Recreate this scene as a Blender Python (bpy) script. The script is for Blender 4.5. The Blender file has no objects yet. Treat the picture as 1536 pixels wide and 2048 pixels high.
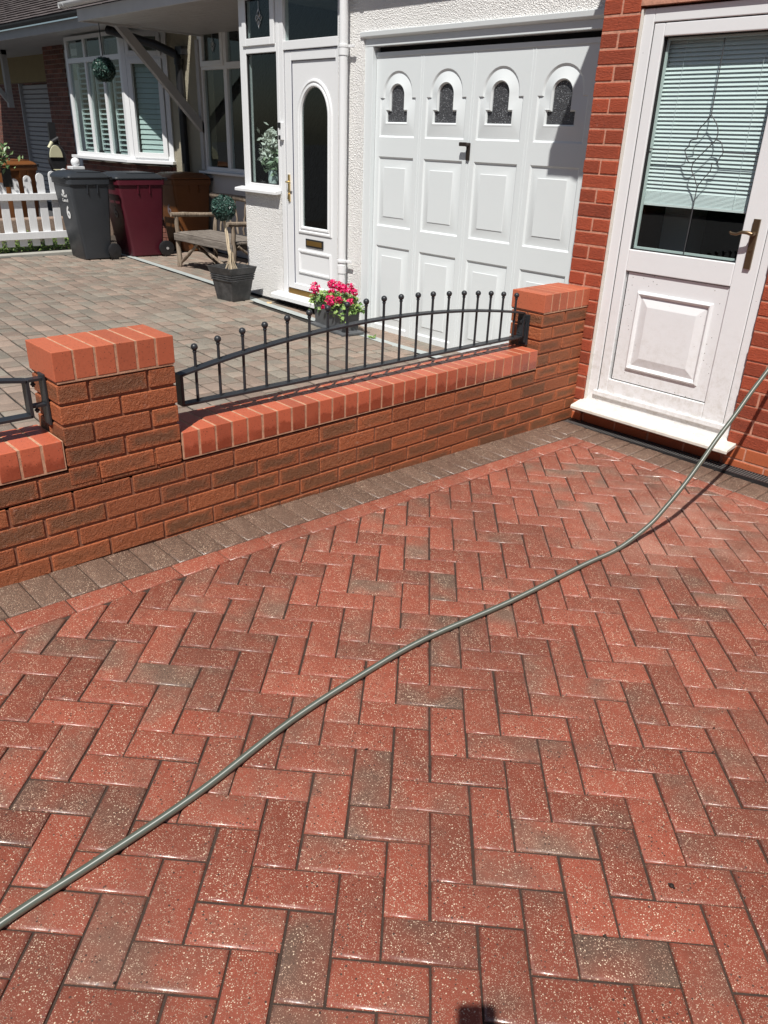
import bpy, bmesh, math, random
from mathutils import Vector, Matrix
random.seed(7)
R=math.radians
S=bpy.context.scene
# ------------------------------------------------------------------ camera
F=1555.6   # focal length in pixels of the 1536 x 2048 photograph
CAMR=[None]*3
def rodr(w):
    w=Vector(w); t=w.length; return Matrix.Rotation(t,3,w/t)
RC=rodr((1.8718,0.8423,-0.4869))          # rows: right, down, forward
C=Vector((2.6026,-4.0262,1.5431))
cd=bpy.data.cameras.new('camera'); cam=bpy.data.objects.new('camera',cd); S.collection.objects.link(cam)
cd.sensor_fit='HORIZONTAL'; cd.sensor_width=36; cd.lens=F/1536*36; cd.clip_start=.02; cd.clip_end=500
r0,r1,r2=RC[0],RC[1],RC[2]
M=Matrix(((r0[0],-r1[0],-r2[0],C[0]),(r0[1],-r1[1],-r2[1],C[1]),(r0[2],-r1[2],-r2[2],C[2]),(0,0,0,1)))
cam.matrix_world=M
S.camera=cam
# ------------------------------------------------------------------ light
SUN=Vector((.522,-.775,1.482)).normalized()
w=bpy.data.worlds.new('World'); S.world=w; w.use_nodes=True
nt=w.node_tree; nt.nodes.clear()
sky=nt.nodes.new('ShaderNodeTexSky'); sky.sky_type='NISHITA'; sky.sun_disc=False
sky.sun_elevation=math.asin(SUN.z); sky.sun_rotation=math.atan2(SUN.x,SUN.y)
bg=nt.nodes.new('ShaderNodeBackground'); bg.inputs[1].default_value=.05
wo=nt.nodes.new('ShaderNodeOutputWorld'); nt.links.new(sky.outputs[0],bg.inputs[0]); nt.links.new(bg.outputs[0],wo.inputs[0])
ld=bpy.data.lights.new('sun','SUN'); ld.energy=5.0; ld.angle=R(.5); ld.color=(1,.965,.91)
lo=bpy.data.objects.new('sun',ld); S.collection.objects.link(lo); lo.rotation_euler=SUN.to_track_quat('Z','Y').to_euler()
S.view_settings.view_transform='Standard'; S.view_settings.look='None'; S.view_settings.exposure=.18; S.view_settings.gamma=1
S.render.engine='CYCLES'
S.cycles.max_bounces=8; S.cycles.transparent_max_bounces=12

# ------------------------------------------------------------------ measuring helpers: a photo pixel on a real plane -> a point of the place
def ray(x,y):
    v=Vector(((x-768)/F,(y-1024)/F,1)); return RC.transposed()@v
def PY(x,y,Y): d=ray(x,y); return C+d*((Y-C.y)/d.y)
def PX(x,y,X): d=ray(x,y); return C+d*((X-C.x)/d.x)
def PZ(x,y,Z): d=ray(x,y); return C+d*((Z-C.z)/d.z)
GA=(0,-.0103,-.0255); NA=(-.04,-.008,-.0255)
def zg(x,y): return GA[0]+GA[1]*x+GA[2]*y
def zn(x,y): return NA[0]+NA[1]*x+NA[2]*y
def PN(x,y):
    d=ray(x,y); n=Vector((-NA[1],-NA[2],1)); return C+d*((NA[0]-n.dot(C))/n.dot(d))

# ------------------------------------------------------------------ materials
class NT:
    def __init__(s,name):
        s.m=bpy.data.materials.new(name); s.m.use_nodes=True; s.t=s.m.node_tree
        s.b=s.t.nodes['Principled BSDF']; s.out=s.t.nodes['Material Output']
        s.co=None
    def n(s,ty,**k):
        x=s.t.nodes.new('ShaderNode'+ty)
        for a,v in k.items(): setattr(x,a,v)
        return x
    def l(s,a,b): s.t.links.new(a,b)
    def set(s,inp,v):
        if isinstance(v,bpy.types.NodeSocket): s.l(v,inp)
        else:
            if isinstance(v,(tuple,list)) and len(v)==3 and inp.type=='RGBA': v=(*v,1)
            inp.default_value=v
    def pos(s):
        if s.co is None: s.co=s.n('TexCoord').outputs['Object']
        return s.co
    def attr(s,nm): return s.n('Attribute',attribute_name=nm)
    def math(s,op,a,b=0.,c=None,clamp=False):
        x=s.n('Math',operation=op); x.use_clamp=clamp; s.set(x.inputs[0],a); s.set(x.inputs[1],b)
        if c is not None: s.set(x.inputs[2],c)
        return x.outputs[0]
    def vadd(s,a,b,op='ADD'):
        x=s.n('VectorMath',operation=op); s.set(x.inputs[0],a); s.set(x.inputs[1],b); return x.outputs[0]
    def noise(s,scale,detail=2,rough=.5,vec=None,col=False,dist=0):
        x=s.n('TexNoise'); x.inputs['Scale'].default_value=scale; x.inputs['Detail'].default_value=detail
        x.inputs['Roughness'].default_value=rough; x.inputs['Distortion'].default_value=dist
        s.l(vec or s.pos(),x.inputs['Vector']); return x.outputs['Color' if col else 'Fac']
    def vor(s,scale,vec=None,feature='F1'):
        x=s.n('TexVoronoi',feature=feature); x.inputs['Scale'].default_value=scale; s.l(vec or s.pos(),x.inputs['Vector']); return x
    def ramp(s,f,a,b,x=0,y=1):
        m=s.n('MapRange'); m.interpolation_type='SMOOTHSTEP'; s.set(m.inputs[0],f)
        for i,v in enumerate((a,b,x,y)): m.inputs[1+i].default_value=v
        return m.outputs[0]
    def mix(s,f,a,b,mode='MIX'):
        x=s.n('Mix',data_type='RGBA',blend_type=mode); s.set(x.inputs[0],f); s.set(x.inputs[6],a); s.set(x.inputs[7],b); return x.outputs[2]
    def base(s,v): s.set(s.b.inputs['Base Color'],v)
    def rough(s,v): s.set(s.b.inputs['Roughness'],v)
    def bump(s,h,st=.3,d=.002,prev=None):
        x=s.n('Bump'); x.inputs['Strength'].default_value=st; x.inputs['Distance'].default_value=d; s.set(x.inputs['Height'],h)
        if prev: s.l(prev,x.inputs['Normal'])
        s.l(x.outputs[0],s.b.inputs['Normal']); return x.outputs[0]
    def scale(s,v): 
        x=s.n('Mapping'); x.inputs['Scale'].default_value=v; s.l(s.pos(),x.inputs['Vector']); return x.outputs[0]
MAT={}
def plain(name,col,rough=.5,metal=0,var=.08,ns=6,bump=0,bs=60,spec=.5):
    if name in MAT: return MAT[name]
    t=NT(name); f=t.noise(ns,4,.6)
    t.base(t.mix(f,[c*(1-var*1.6) for c in col],[min(1,c*(1+var*1.6)) for c in col])); 
    f2=t.noise(ns*2.3,3); t.rough(t.math('MULTIPLY_ADD',f2,.2,rough-.1,clamp=True)); t.b.inputs['Metallic'].default_value=metal
    t.b.inputs['Specular IOR Level'].default_value=spec
    if bump: t.bump(t.noise(bs,4,.6),bump,.002)
    MAT[name]=t.m; return t.m
def m_paver(name,wet=True,speck=1.,dry=False,bright=1.):
    # attribute 'tint' per paver: r = how grey, g = brightness, b = random offset
    t=NT(name); a=t.attr('tint'); sep=t.n('SeparateColor'); t.l(a.outputs['Color'],sep.inputs[0])
    r,g,b=sep.outputs
    off=t.n('CombineXYZ'); t.l(t.math('MULTIPLY',b,37.),off.inputs[0]); t.l(t.math('MULTIPLY',b,91.),off.inputs[1])
    v=t.vadd(t.pos(),off.outputs[0])
    f=t.noise(6.5,2,.5,v); f=t.math('ADD',t.math('MULTIPLY_ADD',f,1.3,-.65),r); gm=t.ramp(f,.2,.85)
    if dry: red,gre=(.255,.192,.152),(.225,.20,.163)
    else: red,gre=(.252,.066,.040),(.128,.082,.060)
    c=t.mix(gm,red,gre)
    k=t.math('MULTIPLY_ADD',g,.5,.72); k=t.math('MULTIPLY',k,t.math('MULTIPLY_ADD',t.noise(28,4,.65),.5,.72))
    kk=t.n('CombineColor'); 
    for i in range(3): t.l(k,kk.inputs[i])
    c=t.mix(1.,c,kk.outputs[0],'MULTIPLY')
    # stone chippings
    def spk(c,scale,rad,thr,cols,soft=.1):
        vo=t.vor(scale,v if scale<200 else None); sc=t.n('SeparateColor'); t.l(vo.outputs['Color'],sc.inputs[0])
        radv=t.math('MULTIPLY',sc.outputs[2],rad); radv=t.math('ADD',radv,rad*.35)
        m=t.math('LESS_THAN',vo.outputs['Distance'],radv); m=t.math('MULTIPLY',m,t.math('GREATER_THAN',sc.outputs[0],thr))
        cc=t.mix(sc.outputs[1],cols[0],cols[1]); return t.mix(m,c,cc)
    s=speck
    c=spk(c,430,.40,1-.48*s,((.50,.33,.24),(.28,.16,.11)))
    c=spk(c,250,.30,1-.30*s,((.78,.64,.47),(.5,.36,.26)))
    c=spk(c,150,.19,1-.16*s,((.88,.78,.60),(.72,.60,.45)))
    c=spk(c,150,.30,1-.16*s,((.05,.03,.025),(.10,.06,.045)))
    if wet:   # patches already drying near the back door
        vd=t.n('VectorMath',operation='DISTANCE'); t.l(t.pos(),vd.inputs[0]); vd.inputs[1].default_value=(1.25,-.85,0)
        dr_=t.math('MULTIPLY',t.ramp(t.math('ADD',vd.outputs['Value'],t.math('MULTIPLY_ADD',t.noise(3.5,5,.7),1.2,-.6)),.1,.75,1,0),t.ramp(t.noise(5,4,.7),.3,.65)); c=t.mix(t.math('MULTIPLY',dr_,.38),c,(.42,.27,.21))
    st=t.ramp(t.noise(1.7,6,.7),.42,.72); c=t.mix(t.math('MULTIPLY',st,.34),c,(.10,.055,.04) if not dry else (.12,.10,.085))
    if dry: # moss and grime in patches
        st=t.ramp(t.noise(.8,6,.7),.45,.75); c=t.mix(t.math('MULTIPLY',st,.4),c,(.17,.165,.14))
    t.base(c)
    if wet:
        wetm=t.noise(2.2,4,.6); rg=t.math('MULTIPLY_ADD',t.noise(90,3,.6),.25,t.math('MULTIPLY_ADD',wetm,.2,.46)); eg=t.math('MULTIPLY',t.math('SUBTRACT',1.,a.outputs['Alpha']),t.math('MULTIPLY',t.ramp(t.noise(1.6,3,.6),.30,.5),t.ramp(t.noise(45,3,.6),.22,.55))); t.rough(t.math('MULTIPLY_ADD',eg,-.38,rg,clamp=True)); t.b.inputs['Specular IOR Level'].default_value=.45
    else: t.rough(.88)
    h=t.math('ADD',t.noise(260,4,.7),t.math('MULTIPLY',t.noise(60,3,.6),.8)); t.bump(h,.55 if wet else .6,.0016)
    if wet:
        bn=[x for x in t.t.nodes if x.type=='BUMP'][-1]; t.l(t.math('MULTIPLY_ADD',a.outputs['Alpha'],.38,.17),bn.inputs['Strength']); t.l(t.math('MULTIPLY_ADD',eg,.75,.22),t.b.inputs['Specular IOR Level'])
    MAT[name]=t.m; return t.m
def m_brick(name,edge,core,flash=1.,bumpk='rustic',rough=.75,grey=.0,var=.3,wet=False):
    # uv map 'face': where we are on the brick's own face; attribute 'tint' per brick
    t=NT(name); a=t.attr('tint'); sep=t.n('SeparateColor'); t.l(a.outputs['Color'],sep.inputs[0]); r,g,b=sep.outputs
    uv=t.n('UVMap',uv_map='face'); su=t.n('SeparateXYZ'); t.l(uv.outputs[0],su.inputs[0])
    u=t.math('ABSOLUTE',t.math('MULTIPLY_ADD',su.outputs[0],2.,-1.)); v=t.math('ABSOLUTE',t.math('MULTIPLY_ADD',su.outputs[1],2.,-1.))
    d=t.math('MAXIMUM',t.math('POWER',u,3.),v); d=t.math('ADD',d,t.math('MULTIPLY_ADD',t.noise(24,5,.75),1.7,-.85)); d=t.math('ADD',d,t.math('MULTIPLY_ADD',b,.5,-.25))
    m=t.ramp(d,.25,1.05,1,0); m=t.math('MULTIPLY',m,t.math('MULTIPLY',t.ramp(r,0,.75,.15,1.),flash))
    c=t.mix(m,edge,core)
    c=t.mix(t.math('MULTIPLY',t.ramp(t.noise(120,4,.75),.5,.75),.55),c,[x*.45 for x in edge])
    sp=t.vor(75); c=t.mix(t.math('MULTIPLY',t.math('LESS_THAN',sp.outputs['Distance'],.13),.8),c,(.03,.018,.014))
    k=t.math('MULTIPLY_ADD',g,var,1-var/2); kk=t.n('CombineColor')
    for i in range(3): t.l(k,kk.inputs[i])
    c=t.mix(1.,c,kk.outputs[0],'MULTIPLY')
    c=t.mix(t.math('MULTIPLY',t.math('MULTIPLY',t.ramp(t.noise(2.6,3),.56,.72),t.ramp(t.noise(42,5,.75),.55,.8)),.55),c,(.62,.50,.42))
    ro=t.math('MULTIPLY_ADD',t.noise(45,3),.25,rough-.12,clamp=True)
    if wet:   # damp lower half of the upright faces
        ge=t.n('NewGeometry'); sz=t.n('SeparateXYZ'); t.l(ge.outputs['Normal'],sz.inputs[0])
        dm=t.ramp(t.math('MULTIPLY_ADD',t.noise(16,5,.7),.9,su.outputs[1]),.75,1.0,1,0); dm=t.math('MULTIPLY',dm,t.math('LESS_THAN',sz.outputs[2],.5)); dm=t.math('MULTIPLY',dm,t.ramp(t.noise(3.5,2),.35,.5))
        c=t.mix(t.math('MULTIPLY',dm,.55),c,(.13,.022,.010)); ro=t.math('MULTIPLY_ADD',dm,-.2,ro,clamp=True)
    t.base(c); t.rough(ro)
    if bumpk=='rustic':
        h=t.math('ADD',t.noise(150,5,.7,t.scale((1,1,1.8))),t.math('MULTIPLY',t.noise(38,3,.6,dist=1.2),1.4)); t.bump(h,1.,.006)
    elif bumpk=='drag':   # wavy drag-faced brick
        h=t.noise(34,4,.62,t.scale((.8,.8,4.2)),dist=2.0); h=t.math('ADD',h,t.math('MULTIPLY',t.noise(160,4,.7),.35)); t.bump(h,1.,.007)
    else:
        t.bump(t.noise(90,4,.6),.25,.0015)
    MAT[name]=t.m; return t.m
def m_mortar(name,col,wet=.0):
    t=NT(name); c=t.mix(t.ramp(t.noise(40,5,.7),.3,.7),[x*.75 for x in col],[min(1,x*1.2) for x in col]); t.base(c); t.rough(.9); t.bump(t.noise(220,4,.7),.7,.002); MAT[name]=t.m; return t.m
def m_render(name,col):
    t=NT(name); vo=t.vor(105); vo2=t.vor(190); h=t.math('ADD',t.math('MULTIPLY',vo.outputs['Distance'],1.),t.math('MULTIPLY',vo2.outputs['Distance'],.6)); h=t.math('ADD',h,t.noise(110,3,.6))
    t.base(t.mix(t.ramp(t.noise(3,5,.6),.3,.8),col,[c*.9 for c in col])); t.rough(.9); t.bump(h,1.,.0085); MAT[name]=t.m; return t.m
def m_upvc(name,col=(.78,.79,.80),dirt=0,rough=.32,z0=0,z1=1):
    t=NT(name); c=t.mix(t.noise(5,4),[x*.97 for x in col],col)
    if dirt:
        sx=t.n('SeparateXYZ'); t.l(t.pos(),sx.inputs[0])
        lowm=t.ramp(sx.outputs[2],z0,z1,1,.0)
        gr=t.math('MULTIPLY',t.ramp(t.noise(26,6,.75),.38,.8),t.math('MULTIPLY_ADD',lowm,.50,.03)); c=t.mix(t.math('MULTIPLY',gr,dirt),c,(.45,.42,.36))
        ed=t.ramp(t.noise(70,5,.8,t.scale((1,1,.5))),.55,.8); c=t.mix(t.math('MULTIPLY',t.math('MULTIPLY',ed,lowm),.35*dirt),c,(.36,.29,.22))
        vo=t.vor(48); sc=t.n('SeparateColor'); t.l(vo.outputs['Color'],sc.inputs[0])
        sp=t.math('MULTIPLY',t.math('LESS_THAN',vo.outputs['Distance'],t.math('MULTIPLY',sc.outputs[1],.14)),t.math('GREATER_THAN',sc.outputs[0],.62)); c=t.mix(t.math('MULTIPLY',sp,.85),c,(.09,.075,.06))
    t.base(c); t.rough(rough); t.bump(t.noise(9,2),.08,.002); MAT[name]=t.m; return t.m
def m_glass(name,tint=(.8,.87,.86),refl=.9,rough=.0,ior=1.5):
    t=NT(name); t.t.nodes.remove(t.b)
    tr=t.n('BsdfTransparent'); tr.inputs[0].default_value=(*tint,1); gl=t.n('BsdfGlossy'); gl.inputs['Roughness'].default_value=rough; gl.inputs[0].default_value=(refl,refl,refl,1)
    ge=t.n('NewGeometry'); dt=t.n('VectorMath',operation='DOT_PRODUCT'); t.l(ge.outputs['Normal'],dt.inputs[0]); t.l(ge.outputs['Incoming'],dt.inputs[1]); ab=t.math('SUBTRACT',1.,t.math('ABSOLUTE',dt.outputs['Value']),clamp=True); fr=t.math('MULTIPLY_ADD',t.math('POWER',ab,5.),.93,.045); mx=t.n('MixShader'); t.l(fr,mx.inputs[0]); t.l(tr.outputs[0],mx.inputs[1]); t.l(gl.outputs[0],mx.inputs[2]); t.l(mx.outputs[0],t.out.inputs[0]); MAT[name]=t.m; return t.m
def m_leaf(name,a,b,rough=.45):
    t=NT(name); at=t.attr('tint'); sp=t.n('SeparateColor'); t.l(at.outputs['Color'],sp.inputs[0]); t.base(t.mix(sp.outputs[0],a,b)); t.rough(rough); MAT[name]=t.m; return t.m
def m_wood(name,a,b,axis='x',rough=.85):
    t=NT(name); sc={'x':(2,30,30),'y':(30,2,30),'z':(30,30,2)}[axis]; f=t.noise(1.6,6,.7,t.scale(sc),dist=.6); c=t.mix(t.ramp(f,.3,.7),a,b)
    c=t.mix(t.math('MULTIPLY',t.ramp(t.noise(7,4),.5,.8),.5),c,[x*.5 for x in a]); t.base(c); t.rough(rough); t.bump(f,.6,.003); MAT[name]=t.m; return t.m

m_paver('wet_paver'); m_paver('drive_paver_dry',wet=False,speck=.12,dry=True)
m_mortar('joint_sand',(.045,.027,.019)); m_mortar('joint_dry',(.022,.019,.015))
m_brick('garden_brick',(.365,.103,.036),(.165,.070,.030),.9,'rustic',.62)
m_brick('coping_brick',(.46,.115,.058),(.38,.085,.045),.4,'smooth',.42,var=.34,wet=True)
m_brick('cap_brick',(.44,.115,.055),(.38,.095,.045),.4,'smooth',.6,var=.22)
m_brick('house_brick',(.37,.068,.027),(.27,.050,.022),.6,'drag',.85,var=.42)
m_brick('smooth_brick',(.42,.11,.042),(.36,.085,.035),.5,'smooth',.55,var=.2)
m_brick('far_brick',(.20,.075,.05),(.10,.05,.04),.8,'smooth',.85,var=.5)
m_mortar('wall_mortar',(.25,.10,.055)); m_mortar('pale_mortar',(.50,.28,.175)); m_mortar('house_mortar',(.52,.25,.17)); m_mortar('far_mortar',(.30,.25,.21))
m_render('white_roughcast',(.93,.92,.90)); m_render('cream_render',(.44,.40,.30))
m_upvc('white_upvc'); m_upvc('garage_paint',(.72,.76,.77),0,.35); m_upvc('dirty_upvc',(.775,.785,.795),1.35,.38,0.05,.85); m_upvc('dirty_sill',(.70,.67,.61),1.3,.55,-.1,3)
m_glass('window_glass',(.84,.89,.88),.9,0,1.55); m_glass('door_glass',(.955,.985,.98),.9,.01,1.45)
plain('black_metal',(.022,.025,.029),.42,0,.2,20,.1,90); plain('black_plastic',(.018,.018,.02),.4,0,.15,12); plain('drain_plastic',(.085,.080,.078),.6,0,.2,30)
plain('gap_black',(.008,.008,.009),.9); plain('room_dark',(.028,.029,.030),.9); plain('room_floor',(.05,.045,.04),.8)
plain('dark_brick_reveal',(.10,.035,.022),.85,bump=.4)

# ------------------------------------------------------------------ mesh builder
class MB:
    def __init__(s): s.v=[];s.f=[];s.t=[];s.uv=[];s.mi=[]; s.cur=(.5,.5,.5)
    def add(s,vs,fs,uvs=None,mi=0,M=None):
        n=len(s.v)
        for v in vs:
            v=Vector(v); s.v.append(M@v if M else v); s.t.append(s.cur)
        for i,f in enumerate(fs):
            s.f.append([n+k for k in f]); s.uv.append(uvs[i] if uvs else None); s.mi.append(mi)
        return s
    def box(s,x0,x1,y0,y1,z0,z1,mi=0,M=None):
        if x0>x1:x0,x1=x1,x0
        if y0>y1:y0,y1=y1,y0
        if z0>z1:z0,z1=z1,z0
        vs=[(x0,y0,z0),(x1,y0,z0),(x1,y1,z0),(x0,y1,z0),(x0,y0,z1),(x1,y0,z1),(x1,y1,z1),(x0,y1,z1)]
        fs=[(0,3,2,1),(4,5,6,7),(0,1,5,4),(1,2,6,5),(2,3,7,6),(3,0,4,7)]
        q=[(0,0),(1,0),(1,1),(0,1)]
        return s.add(vs,fs,[q]*6,mi,M)
    def prism(s,pts,axis,a,b,mi=0,M=None):
        # pts: 2D outline; axis 'x': pts are (y,z); 'y': (x,z); 'z': (x,y)
        def mk(p,t): return {'x':(t,p[0],p[1]),'y':(p[0],t,p[1]),'z':(p[0],p[1],t)}[axis]
        n=len(pts); vs=[mk(p,a) for p in pts]+[mk(p,b) for p in pts]
        fs=[tuple(range(n)),tuple(range(2*n-1,n-1,-1))]+[(i,i+n,(i+1)%n+n,(i+1)%n) for i in range(n)]
        return s.add(vs,fs,None,mi,M)
    def ring(s,outer,inner,axis,a,b,mi=0,M=None,lip=None):
        # frame between two outlines with equal vertex counts; lip: depth at inner outline front
        def mk(p,t): return {'x':(t,p[0],p[1]),'y':(p[0],t,p[1]),'z':(p[0],p[1],t)}[axis]
        n=len(outer); la=a if lip is None else lip
        vs=[mk(p,a) for p in outer]+[mk(p,la) for p in inner]+[mk(p,b) for p in inner]+[mk(p,b) for p in outer]
        fs=[]
        for i in range(n):
            j=(i+1)%n
            for k in range(4): fs.append((k*n+i,k*n+j,((k+1)%4)*n+j,((k+1)%4)*n+i))
        return s.add(vs,fs,None,mi,M)
    def tube(s,path,r,seg=10,mi=0,M=None,cap=True,rs=None,uv=False):
        P=[Vector(p) for p in path]; n=len(P); vs=[];fs=[]
        up=None
        for i,p in enumerate(P):
            d=(P[min(i+1,n-1)]-P[max(i-1,0)]).normalized()
            if up is None: up=d.orthogonal().normalized()
            else: up=(up-d*up.dot(d)).normalized()
            sd=d.cross(up); rr=rs[i] if rs else r
            for k in range(seg):
                a=2*math.pi*k/seg; vs.append(p+(up*math.cos(a)+sd*math.sin(a))*rr)
        for i in range(n-1):
            for k in range(seg):
                k2=(k+1)%seg; fs.append((i*seg+k,i*seg+k2,(i+1)*seg+k2,(i+1)*seg+k))
        us=None
        if uv: us=[((i*.1,k/seg),(i*.1,(k+1)/seg),(i*.1+.1,(k+1)/seg),(i*.1+.1,k/seg)) for i in range(n-1) for k in range(seg)]+([[(0,0)]*seg]*2 if cap else [])
        if cap: fs.append(tuple(range(seg-1,-1,-1))); fs.append(tuple((n-1)*seg+k for k in range(seg)))
        return s.add(vs,fs,us,mi,M)
    def lathe(s,prof,seg=24,cen=(0,0,0),axis='z',mi=0,M=None):
        vs=[];fs=[]; n=len(prof); cx,cy,cz=cen
        for r,h in prof:
            for k in range(seg):
                a=2*math.pi*k/seg; x,y=r*math.cos(a),r*math.sin(a)
                vs.append({'z':(cx+x,cy+y,cz+h),'x':(cx+h,cy+x,cz+y),'y':(cx+x,cy+h,cz+y)}[axis])
        for i in range(n-1):
            for k in range(seg):
                k2=(k+1)%seg; fs.append((i*seg+k,i*seg+k2,(i+1)*seg+k2,(i+1)*seg+k))
        fs.append(tuple(range(seg-1,-1,-1))); fs.append(tuple((n-1)*seg+k for k in range(seg)))
        return s.add(vs,fs,None,mi,M)
    def ball(s,c,r,seg=16,rows=10,mi=0,M=None):
        return s.lathe([(max(1e-4,r*math.sin(math.pi*i/rows)),-r*math.cos(math.pi*i/rows)) for i in range(rows+1)],seg,c,'z',mi,M)
    def build(s,name,mats,parent=None,smooth=False,bevel=0,bseg=2,base=None,angle=40,local=False):
        me=bpy.data.meshes.new(name)
        off=Vector((0,0,0))
        if parent is not None and not local:
            p=parent
            while p.parent: p=p.parent
            off=p.location.copy()
        if base is not None: off=Vector(base)
        me.from_pydata([tuple(v-off) for v in s.v],[],s.f)
        if not isinstance(mats,(list,tuple)): mats=[mats]
        for m in mats: me.materials.append(MAT[m] if isinstance(m,str) else m)
        for i,p in enumerate(me.polygons): p.material_index=s.mi[i]; p.use_smooth=smooth
        ca=me.color_attributes.new('tint','FLOAT_COLOR','POINT')
        ca.data.foreach_set('color',[c for t in s.t for c in (t if len(t)==4 else (*t,1.))])
        if any(u is not None for u in s.uv):
            ul=me.uv_layers.new(name='face')
            for i,p in enumerate(me.polygons):
                u=s.uv[i]
                if u:
                    for k,li in enumerate(p.loop_indices): ul.data[li].uv=u[k]
        me.update()
        bm=bmesh.new(); bm.from_mesh(me); bmesh.ops.recalc_face_normals(bm,faces=bm.faces); bm.to_mesh(me); bm.free()
        o=bpy.data.objects.new(name,me); S.collection.objects.link(o)
        if parent is not None: o.parent=parent
        elif base is not None: o.location=base
        if bevel:
            b=o.modifiers.new('bevel','BEVEL'); b.width=bevel; b.segments=bseg; b.limit_method='ANGLE'; b.angle_limit=R(angle); b.harden_normals=False
        if smooth:
            me.set_sharp_from_angle(angle=R(angle))
        return o
def thing(name,label,cat,loc,group=None,rz=0,kind=None):
    o=bpy.data.objects.new(name,None); S.collection.objects.link(o); o.location=loc; o.rotation_euler=(0,0,rz); o.empty_display_size=.1
    return tag(o,label,cat,group,kind)
def tag(o,label=None,cat=None,group=None,kind=None):
    if label:o['label']=label
    if cat:o['category']=cat
    if group:o['group']=group
    if kind:o['kind']=kind
    return o
def copytree(o,par=None):
    c=o.copy(); S.collection.objects.link(c); c.parent=par
    for ch in [x for x in S.objects if x.parent==o]: copytree(ch,c)
    return c
def structure(o): o['kind']='structure'; return o
rnd=random.random
def uni(a,b): return random.uniform(a,b)

# ------------------------------------------------------------------ ground, driveways
g=MB()
ys=[(-120,.155),(-9,.155),(3.5,-.16),(4,-.17),(60,-.17)]
for (ya,za),(yb,zb) in zip(ys[:-1],ys[1:]): g.add([(-120,ya,za),(120,ya,za),(120,yb,zb),(-120,yb,zb)],[(0,1,2,3)])
plain('asphalt',(.055,.055,.056),.9,0,.2,3,.4,120)
structure(g.build('ground','asphalt'))
def clip(poly,a,b,c):   # keep a*x+b*y>=c
    out=[]
    for i in range(len(poly)):
        p,q=poly[i],poly[(i+1)%len(poly)]; dp=a*p[0]+b*p[1]-c; dq=a*q[0]+b*q[1]-c
        if dp>=0: out.append(p)
        if dp*dq<0:
            t=dp/(dp-dq); out.append((p[0]+(q[0]-p[0])*t,p[1]+(q[1]-p[1])*t))
    return out
def area(p): return abs(sum(p[i][0]*p[(i+1)%len(p)][1]-p[(i+1)%len(p)][0]*p[i][1] for i in range(len(p))))/2
def inset(poly,d):
    n=len(poly); out=[]
    sgn=1 if sum(poly[i][0]*poly[(i+1)%n][1]-poly[(i+1)%n][0]*poly[i][1] for i in range(n))>0 else -1
    for i in range(n):
        p0=Vector(poly[i-1]);p1=Vector(poly[i]);p2=Vector(poly[(i+1)%n])
        e1=(p1-p0).normalized();e2=(p2-p1).normalized()
        n1=Vector((-e1.y,e1.x))*sgn;n2=Vector((-e2.y,e2.x))*sgn
        m=(n1+n2); L=m.length
        if L<1e-6: out.append(tuple(p1));continue
        m/=L; k=min(d/max(m.dot(n1),.3),d*2.5); out.append(tuple(p1+m*k))
    return out
def paver(mb,poly,zf,tint,joint=.0022,dz=0,ch=1.,tilt=(0,0)):
    # drop duplicate points
    pp=[]
    for p in poly:
        if not pp or (Vector(p)-Vector(pp[-1])).length>.004: pp.append(p)
    if len(pp)>2 and (Vector(pp[0])-Vector(pp[-1])).length<.004: pp.pop()
    if len(pp)<3 or area(pp)<.0006: return
    base=inset(pp,joint); cx=sum(p[0] for p in base)/len(base); cy=sum(p[1] for p in base)/len(base)
    if area(base)<.0004: return
    mb.cur=tint; rings=[(0,-.022),(0,-.0060),(.0014*ch,-.0036),(.0046*ch,-.0011),(.0080*ch,0)]
    vs=[];n=len(base)
    al=[]
    for ins,z in rings:
        q=inset(base,ins) if ins else base
        al+=[1. if z==0 else 0.]*n
        for p in q: vs.append((p[0],p[1],zf(p[0],p[1])+z+dz+tilt[0]*(p[0]-cx)+tilt[1]*(p[1]-cy)))
    fs=[]
    for k in range(len(rings)-1):
        for i in range(n): j=(i+1)%n; fs.append((k*n+i,k*n+j,(k+1)*n+j,(k+1)*n+i))
    fs.append(tuple((len(rings)-1)*n+i for i in range(n)))
    mb.add(vs,fs)
    for i,a_ in enumerate(al): mb.t[len(mb.t)-len(al)+i]=(*tint,a_)
TH=.7727; LX,LY=1.5372,-2.9502; ct,st_=math.cos(TH),math.sin(TH)
def lat(i,j):
    a,b=i*.1,-j*.1; return (LX+ct*a-st_*b,LY+st_*a+ct*b)
pv=MB()
XB,YB=.312,-.345
def jit(): return dict(dz=uni(-.002,.002),tilt=(uni(-.012,.012),uni(-.012,.012)),joint=uni(.0018,.0030))
for i in range(-50,50):
    for j in range(-50,50):
        s=(i+j)%4
        if s==0: q=[lat(i,j),lat(i+2,j),lat(i+2,j+1),lat(i,j+1)]
        elif s==2: q=[lat(i,j),lat(i+1,j),lat(i+1,j+2),lat(i,j+2)]
        else: continue
        jx,jy,ja=uni(-.0012,.0012),uni(-.0012,.0012),uni(-.006,.006)
        cx=sum(p[0] for p in q)/4; cy=sum(p[1] for p in q)/4
        q=[(p[0]+jx-ja*(p[1]-cy),p[1]+jy+ja*(p[0]-cx)) for p in q]
        if cx<XB-.2 or cx>4.6 or cy>YB+.2 or cy<-5.2: continue
        q=clip(q,1,0,XB); 
        if len(q)>2: q=clip(q,0,-1,-YB)
        if len(q)<3: continue
        gx=rnd(); gr=uni(.0,.36) if gx<.68 else (uni(.36,.5) if gx<.96 else uni(.5,.7))
        paver(pv,q,zg,(gr,rnd(),rnd()),**jit())
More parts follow.
